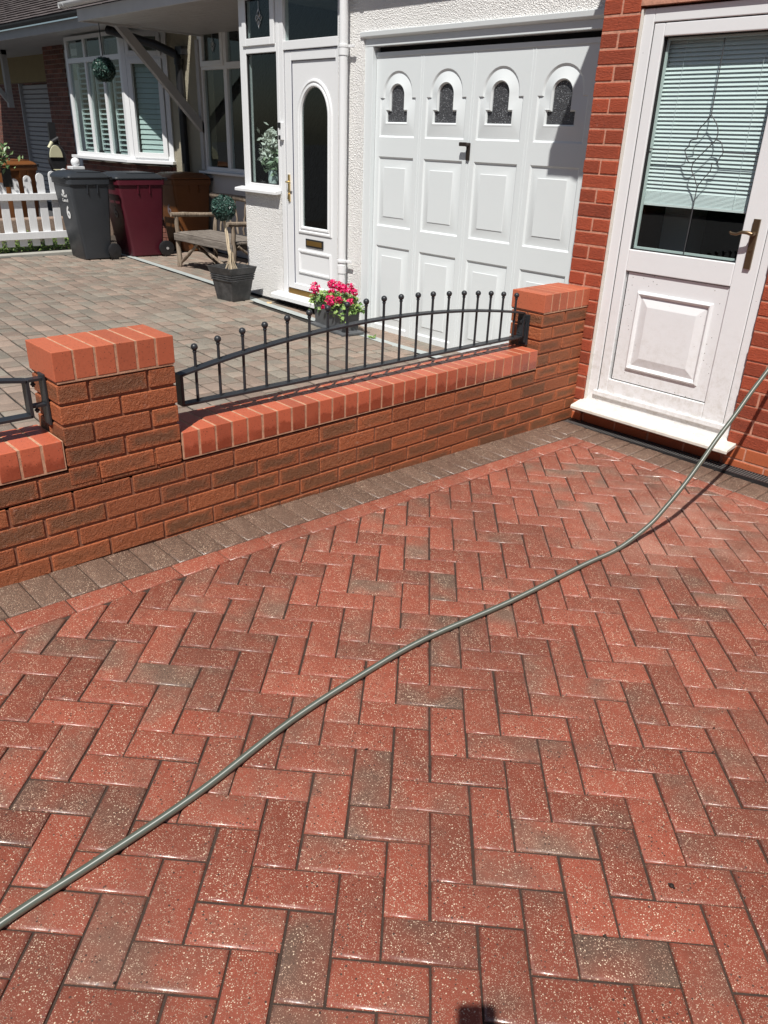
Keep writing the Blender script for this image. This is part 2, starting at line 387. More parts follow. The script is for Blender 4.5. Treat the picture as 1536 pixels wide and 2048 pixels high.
# red stretcher course and grey header course along the wall and along the house
def strip(mb,x0,x1,y0,y1,along,step,tf,zf=zg,**k):
    a,b=(y0,y1) if along=='y' else (x0,x1); t=b
    while t>a:
        u=max(a,t-step+uni(-.002,.002))
        if along=='y': q=[(x0,u),(x1,u),(x1,t),(x0,t)]
        else: q=[(u,y0),(t,y0),(t,y1),(u,y1)]
        paver(mb,q,zf,tf(),dz=uni(-.001,.001),tilt=(uni(-.005,.005),uni(-.005,.005)),**k); t=u
redt=lambda:(uni(-.35,.05),uni(.5,.95),rnd()); gret=lambda:(uni(.95,1.2),uni(.15,.6),rnd())
strip(pv,.212,.312,-5.2,-.246,'y',.2,redt); strip(pv,.312,4.6,-.345,-.246,'x',.2,redt)
strip(pv,.003,.212,-5.2,-.246,'y',.103,gret); strip(pv,.003,4.6,-.246,-.04,'x',.103,gret)
pvo=pv.build('driveway','wet_paver',smooth=True,angle=60); structure(pvo)
# crumbs of moss and grit lying along the joints
k=MB()
for _ in range(5200):
    i=random.randint(-45,45); j=random.randint(-45,45); s_=(i+j)%4
    if s_ not in (0,2): continue
    q=[lat(i,j),lat(i+2,j),lat(i+2,j+1),lat(i,j+1)] if s_==0 else [lat(i,j),lat(i+1,j),lat(i+1,j+2),lat(i,j+2)]
    e_=random.randint(0,3); A_,B_=q[e_],q[(e_+1)%4]; t_=rnd(); off=random.gauss(0,.0035) if rnd()<.8 else uni(-.05,.05)
    x=A_[0]+(B_[0]-A_[0])*t_+off; y=A_[1]+(B_[1]-A_[1])*t_+off
    if x<.32 or x>4.4 or y>-.35 or y<-5: continue
    z=zg(x,y)+(.0005 if abs(off)>.004 else -.004); sz_=uni(.0012,.0034)*(1.6 if rnd()<.06 else 1)
    P4=[(x+random.gauss(0,sz_),y+random.gauss(0,sz_),z+max(0,random.gauss(sz_*.6,sz_*.5))) for _q in range(4)]
    k.cur=bt() if 'bt' in globals() else (.5,.5,.5); k.add(P4,[(0,1,2),(0,2,3),(0,3,1),(1,3,2)])
plain('moss_grit',(.030,.022,.015),.9,0,.3)
o=k.build('grit','moss_grit',base=(1.5,-2,.03)); tag(o,'dark crumbs of moss and grit scattered along the red paving joints','grit',kind='stuff')
b=MB(); b.add([(-.02,-5.3,zg(-.02,-5.3)-.0085),(4.7,-5.3,zg(4.7,-5.3)-.0085),(4.7,.12,zg(4.7,.12)-.0085),(-.02,.12,zg(-.02,.12)-.0085)],[(0,1,2,3)])
structure(b.build('driveway_joints','joint_sand'))
# neighbour's drive: tumbled blocks in rows, all lengths
nv=MB(); an=R(-3.5); ca_,sa_=math.cos(an),math.sin(an)
pol=[PN(*q) for q in ((270,516),(330,535),(430,567),(520,604),(630,640),(710,664),(775,686),(880,715))]
def edgeY(x):   # strip centre line
    pts=[(p.x,p.y) for p in pol]
    if x<=pts[0][0]: return pts[0][1]
    for (xa,ya),(xb,yb) in zip(pts[:-1],pts[1:]):
        if xa<=x<=xb: return ya+(yb-ya)*(x-xa)/(xb-xa)
    return pts[-1][1]
def nrow(mb,v0,width,u0,u1,tf,cond):
    u=u0+uni(0,.15)
    while u<u1:
        L=random.choice((.105,.14,.14,.175,.21)); 
        q=[(u,v0),(u+L,v0),(u+L,v0+width),(u,v0+width)]; q=[(ca_*a-sa_*b_,sa_*a+ca_*b_) for a,b_ in q]
        c=(sum(p[0] for p in q)/4,sum(p[1] for p in q)/4)
        if cond(*c): paver(mb,q,zn,tf(),joint=.0058,dz=uni(-.004,.004),tilt=(uni(-.015,.015),uni(-.015,.015)),ch=1.5)
        u+=L
nt_=lambda:((uni(-.2,.2) if rnd()<.25 else uni(.25,.85)),uni(.1,1.),rnd())
v=-5.2
while v<1.1:
    nrow(nv,v,.14,-8.2,-.1,nt_,lambda x,y:(y<edgeY(x)-.05) and -8.1<x<-.3); v+=.14
structure(nv.build('neighbour_driveway','drive_paver_dry',smooth=True,angle=60))
b=MB(); b.add([(-8.25,-5.4,zn(-8.25,-5.4)-.011),(-.19,-5.4,zn(-.19,-5.4)-.011),(-.19,3,zn(-.19,3)-.011),(-8.25,3,zn(-8.25,3)-.011)],[(0,1,2,3)]); structure(b.build('neighbour_driveway_joints','joint_dry'))
# grey edging line and the pinkish band of blocks behind it
plain('edging_concrete',(.36,.39,.38),.85,0,.12,9,.4,120)
e=MB(); pts=[(-8.1,edgeY(-8.1)+.02)]+[(p.x,p.y) for p in pol]+[(-.35,.56)]
for (xa,ya),(xb,yb) in zip(pts[:-1],pts[1:]):
    h=.045; e.add([(xa,ya-h,zn(xa,ya)+.002),(xb,yb-h,zn(xb,yb)+.002),(xb,yb+h,zn(xb,yb)+.002),(xa,ya+h,zn(xa,ya)+.002)],[(0,1,2,3)])
structure(e.build('path_edging','edging_concrete'))
e=MB()
for r in range(14):
    y0=-.1+r*.1; x=-8.1+uni(0,.2)
    while x<-.3:
        L=.2; 
        if y0+.05>edgeY(x+.1)+.02-0: 
            if y0+r*0 < 2.3: paver(e,[(x,y0),(x+L,y0),(x+L,y0+.1),(x,y0+.1)],zn,((uni(-.3,.2) if rnd()<.6 else uni(.4,.9)),uni(.3,1),rnd()),joint=.003,dz=uni(-.001,.001)-.002)
        x+=L
for r in range(10):
    y0=1.3+r*.1; x=-8.1
    while x<-4.6:
        paver(e,[(x,y0),(x+.2,y0),(x+.2,y0+.1),(x,y0+.1)],zn,((uni(-.3,.2) if rnd()<.7 else uni(.4,.9)),uni(.3,1),rnd()),joint=.003,dz=-.002); x+=.2
structure(e.build('front_path','drive_paver_dry',smooth=True,angle=60))

# ------------------------------------------------------------------ brick courses
def bt(): return (rnd(),rnd(),rnd())
def brick(mb,x0,x1,y0,y1,z0,z1,j=.0012,mi=0):
    mb.cur=bt(); q=lambda:uni(-j,j)
    mb.box(x0+q(),x1+q(),y0+q(),y1+q(),z0+q()*.6,z1+q()*.6,mi)
# garden wall: face on X=0, runs along Y; measured bed heights
Z0,Y0,BL=.4481,-3.2032,.2257; TW=.215; JT=.010
gw=thing('garden_wall','low red brick garden wall with two brick piers and smooth orange coping between the driveways','wall',(-.1,-2.2,zg(0,-2.2)))
wb=MB(); wm=MB()
def course(k,ya,yb,ztop):
    # k: half-brick offset; stretchers between ya and yb
    z1=ztop-JT; z0=ztop-.075
    n=math.floor((ya-Y0)/BL)-2
    y=Y0+(n+(.5 if k%2 else 0))*BL
    while y<yb:
        a=max(ya,y+JT/2); c=min(yb,y+BL-JT/2)
        if c-a>.03: brick(wb,-TW,0,a,c,z0,z1)
        y+=BL
for m in range(0,8):
    zt=Z0-.075*m
    ye=.06 if m>=1 else -2.652
    if zt<-.05: continue
    course(m,-5.3,ye,zt)
    if m==0: pass
wb.build('brickwork','garden_brick',gw,bevel=.0025,bseg=1)
wm.box(-TW+.005,-.005,-5.3,.058,-.2,Z0-.075-.005); wm.box(-TW+.005,-.005,-5.3,-2.66,Z0-.09,Z0-.006)
wm.build('mortar','wall_mortar',gw)
def coping(ya,yb,zb,zt,name='coping'):
    cb=MB(); y=ya+.004; n=round((yb-ya)/.0765); stp=(yb-ya)/n
    for i in range(n):
        brick(cb,-TW-.002,.004,ya+i*stp+.0047,ya+(i+1)*stp-.0047,zb+.008,zt,.0009)
    o=cb.build(name,'coping_brick',gw,bevel=.002,bseg=2)
    mm=MB(); mm.box(-TW-.001,.0026,ya+.001,yb-.001,zb+.002,zt-.0012); mm.build('coping_mortar','pale_mortar',o)
    return o
coping(-5.3,-3.098,Z0+.004,.562); coping(-2.645,-.385,Z0-.075+.004,.490)
def pier(ya,yb,zb,zc,zt,depth,cap_n,withhalf):
    pb=MB(); m=0; z=zc
    while z>zb+.015:
        z1=z-.008; z0=z-.075+.002
        L=yb-ya
        if m%2==withhalf: cuts=[0,.5,1]
        else: cuts=[0,.25,.75,1]
        for a,c in zip(cuts[:-1],cuts[1:]): brick(pb,-.105,.002,ya+L*a+(.005 if a else 0),ya+L*c-(.005 if c<1 else 0),z0,z1)
        xs=[-.105-.006,-depth] if not m%2 else [-.111,-depth]
        for a,c in ((0,.5),(.5,1)): brick(pb,-depth,-.112,ya+L*a+(.005 if a else 0),ya+L*c-(.005 if c<1 else 0),z0,z1)
        z-=.0757; m+=1
    o=pb.build('pier','garden_brick',gw,bevel=.0028,bseg=1)
    mm=MB(); mm.box(-depth+.007,-.005,ya+.007,yb-.007,zb,zc); mm.build('pier_mortar','wall_mortar',o)
    cb=MB(); L=(yb-ya+.012)/cap_n
    for i in range(cap_n): brick(cb,-depth-.006,.006,ya-.006+i*L+.0042,ya-.006+(i+1)*L-.0042,zc+.006,zt,.0008)
    c=cb.build('pier_cap','cap_brick',o,bevel=.002,bseg=2)
    mm=MB(); mm.box(-depth-.004,.0042,ya+.004,yb-.004,zc-.002,zt-.0012); mm.build('cap_mortar','pale_mortar',o)
    return o
pier(-3.093,-2.650,.440,.763,.870,TW,6,1)
pier(-.377,.055,.372,.690,.794,TW+.004,6,0)

# ------------------------------------------------------------------ railings
def bracket(parent,y,s,zt,zb,X):
    # cast wall bracket at the pier: plate with two lugs; s = +1 if the railing runs towards +y
    k=MB(); k.box(X-.022,X+.022,y,y+s*.008,zb,zt)
    for z in (zt-.028,zb+.045):
        k.prism([(y+s*.008,z-.012),(y+s*.05,z-.008),(y+s*.05,z+.008),(y+s*.008,z+.012)],'x',X-.014,X+.014)
        k.lathe([(.007,-.028),(.007,.018),(.010,.018),(.010,.022)],10,(X,y+s*.036,z-.004))
    return k.build('wall_bracket','black_metal',parent,bevel=.0015)
def railing(name,label,ya,yb,topf,botf,balls,X,grp,ends):
    t=thing(name,label,'railing',(X,(ya+yb)/2,.5),grp)
    def bar(f,nm,hw=.022,th=.005):
        k=MB(); n=26; P=[(ya+(yb-ya)*i/n) for i in range(n+1)]; vs=[];fs=[]
        for y in P:
            z=f(y); vs+=[(X-hw,y,z-th),(X+hw,y,z-th),(X+hw,y,z+th),(X-hw,y,z+th)]
        for i in range(n):
            for q in range(4): q2=(q+1)%4; fs.append((i*4+q,i*4+q2,(i+1)*4+q2,(i+1)*4+q))
        fs+=[(0,1,2,3),(n*4+3,n*4+2,n*4+1,n*4)]; k.add(vs,fs); k.build(nm,'black_metal',t,bevel=.001,bseg=1)
    bar(topf,'top_rail'); bar(botf,'bottom_rail')
    for y in ends:
        k=MB(); k.box(X-.022,X+.022,y-.006,y+.006,botf(y)-.004,topf(y)+.004); k.build('end_bar','black_metal',t,bevel=.001,bseg=1)
    for y,zb in balls:
        k=MB(); k.tube([(X,y,botf(y)-.004),(X,y,zb-.008)],.0062,10)
        k.lathe([(.0062,-.024),(.0085,-.020),(.0085,-.016),(.0066,-.012)],12,(X,y,zb))
        k.lathe([(.0068,-.002),(.0105,-.002),(.0105,.001),(.0065,.003)],12,(X,y,topf(y)+.004))
        o=k.build('upright','black_metal',t,smooth=True)
        q=MB(); q.ball((X,y,zb),.0142,18,12); q.build('ball_finial','black_metal',o,smooth=True)
    return t
RX=-.111
tp=[(-2.56,.681),(-2.391,.713),(-2.285,.728),(-2.16,.744),(-1.92,.764),(-1.719,.773),(-1.503,.778),(-1.269,.771),(-1.015,.753),(-.777,.727),(-.518,.690),(-.379,.663)]
def interp(tab,y):
    if y<=tab[0][0]: return tab[0][1]
    for (a,za),(b_,zb) in zip(tab[:-1],tab[1:]):
        if a<=y<=b_: return za+(zb-za)*(y-a)/(b_-a)
    return tab[-1][1]
# smooth arch through the measured points
def topf(y): t=(y+1.47)/1.09; return .776-.0935*t*t-.004*t
bl=[(-2.499,.783),(-2.392,.8),(-2.275,.817),(-2.164,.828),(-2.048,.842),(-1.93,.852),(-1.827,.86),(-1.714,.864),(-1.6,.866),(-1.488,.868),(-1.377,.865),(-1.262,.862),(-1.156,.857),(-1.039,.848),(-.925,.84),(-.814,.829),(-.708,.818),(-.601,.804),(-.486,.787)]
botf=lambda y:.563-.012*(y+2.55)/2.1
rl=railing('wall_railing','arched black metal railing with ball finials between the two brick piers',-2.575,-.42,topf,botf,bl,RX,None,(-2.575,-.42))
k=MB(); k.box(RX-.03,RX+.03,-.378,-.386,.50,.672); k.build('bracket_plate','black_metal',rl,bevel=.0015)
bracket(rl,-.386,-1,.668,.515,RX); bracket(rl,-2.648,1,.668,.56,RX)
topf2=lambda y:.768+.02*0; botf2=lambda y:.636
bl2=[(-3.30-i*.112,.86+.01*i) for i in range(10)]
def tf2(y): t=(-3.16-y); return .766+.16*t-.07*t*t
r2_=railing('wall_railing','black metal railing ending left of the nearer brick pier, cut by the photo edge',-4.6,-3.155,lambda y:tf2(y)-.004,lambda y:.637+.004*0,[(y,tf2(y)+.10) for y,_ in bl2],RX+.005,None,(-3.155,))
k=MB(); k.box(RX-.02,RX+.03,-3.102,-3.094,.595,.778); k.build('bracket_plate','black_metal',r2_,bevel=.0015)
for z in (.760,.668):
    k=MB(); k.box(RX-.012,RX+.018,-3.155,-3.10,z-.005,z+.005); k.tube([(RX+.003,-3.130,z-.026),(RX+.003,-3.130,z+.006)],.005,10); k.lathe([(.009,0),(.009,.006)],6,(RX+.003,-3.130,z-.02)); k.build('bracket_arm','black_metal',r2_,bevel=.001)

# ------------------------------------------------------------------ brick house (right)
YH=.06
bh=thing('brick_house','red brick side extension at the right holding the white glazed back door','house',(1.5,YH,0))
ZT=2.151+.002; CH=.0755
PL0,PL1=-.1567,.0585     # pilaster
DX0,DX1=.071,.982        # door frame outer x
hb=MB(); hs=MB(); lowz=.12
for k in range(-14,32):
    zt=ZT-CH*k; z0=zt-CH+JT
    if zt<-.1 : continue
    if zt>3.25: continue
    tgt=hs if zt<lowz+.02 else hb
    if zt<DX1+9:
        # pilaster
        if k%2==0: 
            brick(tgt,PL0,PL1,YH,YH+.1,z0,zt,.002)
        else:
            brick(tgt,PL0,PL0+.1025,YH,YH+.1,z0,zt,.002); brick(tgt,PL0+.1125,PL1,YH,YH+.1,z0,zt,.002)
    # right of the door
    x=DX1+.004-(.1125 if k%2 else 0)
    while x<4.2:
        a=max(x,DX1+.004); c=x+.215
        if c-a>.03: brick(tgt,a,c,YH,YH+.1,z0,zt,.002)
        x+=.225
    if z0>2.19 or zt<.075:   # over and under the door
        x=PL1+.01-(.1125 if k%2 else 0)
        off=.075 if zt<.09 else 0
        while x<DX1:
            a=max(x,PL1+.01); c=min(x+.215,DX1-.006)
            if c-a>.03: brick(tgt,a,c,YH+off*.3,YH+.1,z0,zt,.002)
            x+=.225
hb.build('wall','house_brick',bh,bevel=.003,bseg=1); 
o=hs.build('wall_base','smooth_brick',bh,bevel=.002,bseg=1)
mm=MB(); mm.box(PL0+.004,PL1-.003,YH+.0035,YH+.3,-.2,3.25); mm.box(DX1+.006,4.2,YH+.0035,YH+.3,-.2,3.25); mm.box(PL1-.003,DX1+.006,YH+.026,YH+.3,-.2,.075); mm.box(PL1-.003,DX1+.006,YH+.0035,YH+.3,2.19,3.25); mm.build('wall_mortar','house_mortar',bh)
# side return, back, roof
mm=MB(); mm.box(PL0+.001,PL0+.25,YH+.3,6,-.2,3.2); mm.box(PL0,4.2,5.9,6,-.2,3.2); mm.box(4.1,4.2,YH+.3,6,-.2,3.2); mm.build('side_wall','dark_brick_reveal',bh)
mm=MB(); mm.box(-.295,4.4,-.15,-.13,3.28,3.46); mm.box(-.31,-.295,-.15,6.1,3.28,3.44); mm.box(-.295,4.4,-.13,YH+.1,3.28,3.29); mm.build('fascia','white_upvc',bh)
plain('roof_tile',(.12,.10,.095),.85,0,.25,4,.3,60)
mm=MB(); mm.box(-.26,4.4,-.2,6.1,3.46,3.52); mm.build('roof','roof_tile',bh)
# back door: frame, leaf, glass, blind, panel
YF=.083
def rect(x0,x1,z0,z1): return [(x0,z0),(x1,z0),(x1,z1),(x0,z1)]
fz0,fz1=.128,2.178
fr=MB()
FW=.062
for seg in ((DX0,DX0+FW,fz0,fz1),(DX1-FW+.012,DX1-.004,fz0,fz1),(DX0+FW,DX1-FW+.012,fz1-FW,fz1),(DX0+FW,DX1-FW+.012,fz0,fz0+.055)):
    fr.box(seg[0],seg[1],YF,YF+.07,seg[2],seg[3])
dfr=fr.build('door_frame','dirty_upvc',bh,bevel=.004,bseg=2)
k=MB(); k.box(DX0-.011,DX0,YH+.012,YF+.06,fz0,fz1); k.build('sealant','dirty_sill',dfr)
lx0,lx1,lz0,lz1=DX0+FW+.004,DX1-FW+.008,fz0+.06,fz1-FW-.004
A=PY(1333.5,74,.12);B=PY(1264.7,498.8,.12);D=PY(1476,524.3,.12)
gx0,gx1=(A.x+B.x)/2,D.x; gz0,gz1=(B.z+D.z)/2,A.z
A=PY(1254.7,543.6,.095);B=PY(1222,759.4,.095);D=PY(1409.5,804.8,.095);E_=PY(1463.4,571,.095)
qx0,qx1=(A.x+B.x)/2,(D.x+E_.x)/2; qz0,qz1=(B.z+D.z)/2,(A.z+E_.z)/2
YL=YF+.004
lf=MB()
lf.box(lx0,gx0,YL,YL+.055,lz0,lz1); lf.box(gx1,lx1,YL,YL+.055,lz0,lz1)
lf.box(gx0,gx1,YL,YL+.055,gz1,lz1); lf.box(gx0,gx1,YL,YL+.055,qz1,gz0); lf.box(gx0,gx1,YL,YL+.055,lz0,qz0)
door=lf.build('back_door','dirty_upvc',bh,bevel=.005,bseg=3); door['label']='white glazed back door with leaded glass and grimy lower panel'
k=MB(); k.box(lx0-.02,lx1+.02,YF-.016,YL+.002,lz0-.012,lz0+.018); k.build('weather_bar','dirty_upvc',door,bevel=.004)
k=MB(); k.box(lx0-.004,lx1+.004,YL+.03,YL+.035,lz0-.06,lz1+.004); 
# (dark gasket only as a thin frame behind the leaf edge)
k=MB()
for a in ((lx0-.0045,lx0-.0005,lz0,lz1),(lx1+.0005,lx1+.0045,lz0,lz1)): k.box(a[0],a[1],YL+.004,YL+.05,a[2],a[3])
k.box(lx0,lx1,YL+.004,YL+.05,lz1+.0005,lz1+.0045); k.box(lx0,lx1,YL+.004,YL+.05,lz0-.016,lz0-.0125)
for (a0,a1,b0,b1) in ((gx0,gx1,gz0,gz1),(qx0,qx1,qz0,qz1)):
    k.ring(rect(a0-.0005,a1+.0005,b0-.0005,b1+.0005),rect(a0+.005,a1-.005,b0+.005,b1-.005),'y',YL+.012,YL+.05)
k.build('gasket','gap_black',door)
pn=MB(); pn.box(qx0-.002,qx1+.002,YL+.012,YL+.04,qz0-.002,qz1+.002)
A=PY(1276,582.8,.09);B=PY(1246.8,738,.09);D=PY(1390,772,.09);E_=PY(1428.8,607.5,.09)
mx0,mx1=(A.x+B.x)/2,(D.x+E_.x)/2; mz0,mz1=(B.z+D.z)/2,(A.z+E_.z)/2
def raised(mb,x0,x1,z0,z1,y,w=.018,h=.012,w2=.045,h2=.010):
    # moulding round a raised field: bead out, dip in, slope up to the centre field
    o=rect(x0,x1,z0,z1); 
    def ins(d): return rect(x0+d,x1-d,z0+d,z1-d)
    steps=[(0,0),(w*.3,-h*.8),(w*.6,-h),(w,-h*.55),(w*1.3,.001),(w*1.3+w2,-h2)]
    vs=[];n=4
    for d,dy in steps:
        for p in ins(d): vs.append((p[0],y+dy,p[1]))
    fs=[]
    for kx in range(len(steps)-1):
        for i in range(4): j=(i+1)%4; fs.append((kx*4+i,kx*4+j,(kx+1)*4+j,(kx+1)*4+i))
    fs.append(tuple((len(steps)-1)*4+i for i in range(4))); mb.add(vs,fs)
raised(pn,mx0,mx1,mz0,mz1,YL+.0118,.022,.014,.050,.012)
pn.build('moulded_panel','dirty_upvc',door)
gy=YL+.030
k=MB(); k.box(gx0+.004,gx1-.004,gy,gy+.004,gz0+.004,gz1-.004); k.build('glass_pane','door_glass',door)
plain('spacer_grey',(.60,.68,.66),.4)
k=MB(); k.ring(rect(gx0+.004,gx1-.004,gz0+.004,gz1-.004),rect(gx0+.016,gx1-.016,gz0+.016,gz1-.016),'y',gy+.006,gy+.018); k.build('glazing_spacer','spacer_grey',door)
# lead strips
plain('lead',(.05,.052,.056),.6,.0)
c6=lambda x,y:(1130+x*.2643,y*.2643); c7=lambda x,y:(1100+x*.2839,440+y*.2839)
k=MB()
def lead(pts,r=.0026):
    P=[PY(*p,gy-.002) for p in pts]
    k.tube(P,r,6)
def cr(pts,n=6):   # catmull-rom through pixel points
    out=[];P=[pts[0]]+pts+[pts[-1]]
    for i in range(1,len(P)-2):
        for s in range(n):
            t=s/n; out.append(tuple(.5*((2*P[i][q])+(-P[i-1][q]+P[i+1][q])*t+(2*P[i-1][q]-5*P[i][q]+4*P[i+1][q]-P[i+2][q])*t*t+(-P[i-1][q]+3*P[i][q]-3*P[i+1][q]+P[i+2][q])*t**3) for q in (0,1)))
    out.append(pts[-1]); return out
lead([c6(1212,285),c6(1160,580),c6(1107,868)]); lead([c6(1000,1412),c6(965,1590),c6(935,1740),c7(940,240)])
lead([c6(640,1125),c6(908,1136)]); lead([c6(1196,1155),c6(1485,1170)])
lead(cr([c6(1107,868),c6(1060,930),c6(1012,985),c6(1000,1052)])); lead(cr([c6(1107,868),c6(1150,945),c6(1157,1010),c6(1142,1058)]))
lead(cr([c6(1000,1052),c6(950,1065),c6(935,1110),c6(908,1136),c6(922,1195),c6(940,1228),c6(975,1225)]))
lead(cr([c6(1142,1058),c6(1180,1075),c6(1190,1110),c6(1196,1155),c6(1170,1195),c6(1145,1235),c6(1110,1235)]))
lead([c6(1142,1058),c6(975,1225)])
lead(cr([c6(975,1225),c6(957,1280),c6(980,1345),c6(1000,1412)])); lead(cr([c6(1110,1235),c6(1100,1290),c6(1050,1350),c6(1000,1412)]))
k.build('leading','lead',door,smooth=True)
# venetian blind behind the glass
plain('blind_slat',(.76,.83,.83),.45,0,.03)
by=gy+.045; bz=(PY(1288.6,403,by).z+PY(1497.4,420,by).z)/2
k=MB(); z=bz; n=0
while z<gz1+.02:
    stp=.0192 if z>bz+.06 else .006
    vs=[];
    x0_,x1_=gx0-.02,gx1+.02
    w_=.012
    for x in (x0_,x1_):
        for q,(dy,dz) in enumerate(((-.0075,-.0120),(-.0035,-.003),(.002,.0055),(.0065,.0105))): vs.append((x,by+dy,z+dz))
    k.add(vs,[(i,i+1,i+5,i+4) for i in range(3)]); z+=stp*(1 if z>bz+.06 else 1)
k.box(gx0-.02,gx1+.02,by-.012,by+.012,bz-.016,bz-.004)
for x in (gx0+.1,gx1-.1): k.box(x-.0006,x+.0006,by-.013,by-.0118,bz,gz1)
k.build('venetian_blind','blind_slat',door,smooth=True)
k=MB(); k.box(gx0-.3,gx1+.5,by+1.6,by+1.62,-.1,2.3); k.box(gx0-.3,gx0-.28,by+.1,by+1.6,-.1,2.3); k.box(gx1+.5,gx1+.52,by+.1,by+1.6,-.1,2.3); k.box(gx0-.3,gx1+.5,by+.1,by+1.6,2.3,2.32); k.box(gx0-.3,gx1+.5,by+.1,by+1.6,-.12,-.1)
k.build('dark_room','room_dark',bh)
# handle
plain('bronze',(.20,.14,.085),.38,.85); 
hp0=PY(1517,425,YL-.01);hp1=PY(1494,538,YL-.01); hx=(hp0.x+hp1.x)/2
k=MB(); k.box(hx-.017,hx+.015,YL-.012,YL,hp1.z,hp1.z+.235)
hh=PY(1507,470,YL-.04)
k.lathe([(.011,-.03),(.011,0)],14,(hx,YL-.012,hh.z+.002),'y')
k.tube([(hx,YL-.040,hh.z+.002),(hx-.018,YL-.047,hh.z+.008),(hx-.045,YL-.050,hh.z+.008),(hx-.072,YL-.049,hh.z-.004),(hx-.098,YL-.047,hh.z-.003),(hx-.108,YL-.046,hh.z+.004)],.007,10,rs=[.010,.009,.008,.007,.007,.005])
k.lathe([(.006,-.004),(.006,0)],12,(hx,YL-.012,hh.z-.075),'y')
k.build('door_handle','bronze',door,smooth=True,angle=50)
# sill
s0=PY(1142.6,806,-.03); s1=PY(1459,884,-.03)
k=MB(); sz=.124
k.prism([(YF+.02,sz+.014),(-.035,sz-.010),(-.042,sz-.017),(-.042,sz-.033),(-.032,sz-.033),(-.032,sz-.026),(YF+.02,sz-.012)],'x',s0.x+.004,s1.x+.002)
k.build('door_sill','dirty_sill',bh,bevel=.002)
# linear drain in front of the house
dr=thing('drain_channel','narrow black slotted plastic drain channel along the foot of the brick house','drain',(1.5,.01,0))
zd=lambda x:.004+.010*max(0,x)-.010
k=MB()
k.add([(.0,-.038,zd(0)-.03),(4.2,-.038,zd(4.2)-.03),(4.2,.058,zd(4.2)-.03),(0,.058,zd(0)-.03)],[(0,1,2,3)])
for y in (-.040,.052): k.add([(0,y,zd(0)),(4.2,y,zd(4.2)-.0),(4.2,y+.008,zd(4.2)),(0,y+.008,zd(0)),(0,y,zd(0)-.03),(4.2,y,zd(4.2)-.03),(4.2,y+.008,zd(4.2)-.03),(0,y+.008,zd(0)-.03)],[(0,1,2,3),(0,4,5,1),(2,6,7,3)])
k.build('channel','black_plastic',dr)
k=MB(); x=.01
while x<4.2:
    k.box(x,x+.007,-.032,.008,zd(x)-.012,zd(x)); k.box(x+.0,x+.007,.012,.052,zd(x)-.012,zd(x)-.0005); x+=.0155
k.box(.0,4.2,.007,.012,zd(1)-.02,zd(0)-.001)
k.build('grating','drain_plastic',dr)

# ------------------------------------------------------------------ hose
def m_hose():
    t=NT('hose_green'); sx=t.n('SeparateXYZ'); t.l(t.pos(),sx.inputs[0]); t.base(t.mix(t.noise(9,3),(.075,.092,.070),(.11,.13,.10))); t.rough(.49); t.b.inputs['IOR'].default_value=2.4; t.b.inputs['Anisotropic'].default_value=.92; tg=t.n('Tangent'); tg.direction_type='UV_MAP'; tg.uv_map='face'; t.l(tg.outputs[0],t.b.inputs['Tangent']); MAT['hose_green']=t.m
m_hose()
RH=.0096
hp=[(-60,1890),(0,1850),(60,1808),(130,1764),(200,1718),(300,1655),(400,1583),(500,1504),(580,1443),(650,1398),(720,1352),(790,1308),(850,1278),(930,1242),(1020,1203),(1100,1162),(1165,1131),(1237,1097)]
P=[]
for x,y in hp[::2]+[hp[-1]]:
    p=PZ(x,y,0); 
    for _ in range(6): p=PZ(x,y,zg(p.x,p.y)+RH+.001)
    P.append(p)
P+=[Vector(q) for q in ((1.208,-1.121,.077),(1.230,-1.040,.151),(1.252,-.964,.237),(1.270,-.885,.332),(1.282,-.800,.425),(1.289,-.690,.510),(1.293,-.580,.597),(1.290,-.42,.69),(1.285,-.25,.80),(1.29,-.08,.93),(1.33,.0,1.0),(1.38,.07,1.02))]
def crv(P,n=8):
    out=[];Q=[P[0]]+P+[P[-1]]
    for i in range(1,len(Q)-2):
        for s in range(n):
            t=s/n; out.append(.5*((2*Q[i])+(-Q[i-1]+Q[i+1])*t+(2*Q[i-1]-5*Q[i]+4*Q[i+1]-Q[i+2])*t*t+(-Q[i-1]+3*Q[i]-3*Q[i+1]+Q[i+2])*t**3))
    out.append(P[-1]); return out
k=MB(); k.tube(crv(P),RH,20,uv=True); o=k.build('garden_hose','hose_green',smooth=True,base=tuple(P[5])); tag(o,'long grey green hose lying across the red block paving and rising past the back door','hose')

# ------------------------------------------------------------------ white house (neighbour)
YW=.80
wh=thing('white_house','white roughcast house with a panelled garage door and a glazed porch','house',(-3.,YW,-.02))
gX0,gX1=-2.898,-.45; 
k=MB()
def wbox(x0,x1,z0,z1,y0=YW,y1=YW+.2): k.box(x0,x1,y0,y1,z0,z1)
wbox(-3.216,gX0,-.01,2.72); wbox(gX0,gX1,2.31,2.72); wbox(gX1,PL0+.005,-.1,2.72)
wbox(-4.700,-4.075,.0,1.03)
k.build('wall','white_roughcast',wh)
k=MB(); k.box(-4.69,-4.07,YW+.012,YW+.2,-.15,.0); k.box(-3.95,gX0,YW+.012,YW+.2,-.15,-.01); k.build('plinth','smooth_brick',wh)
k=MB(); k.box(-4.72,-4.08,YW-.002,YW+.02,-.022,.0); k.box(-4.17,-3.0,YW+.002,YW+.012,-.1,.04); k.build('damp_course','gap_black',wh)
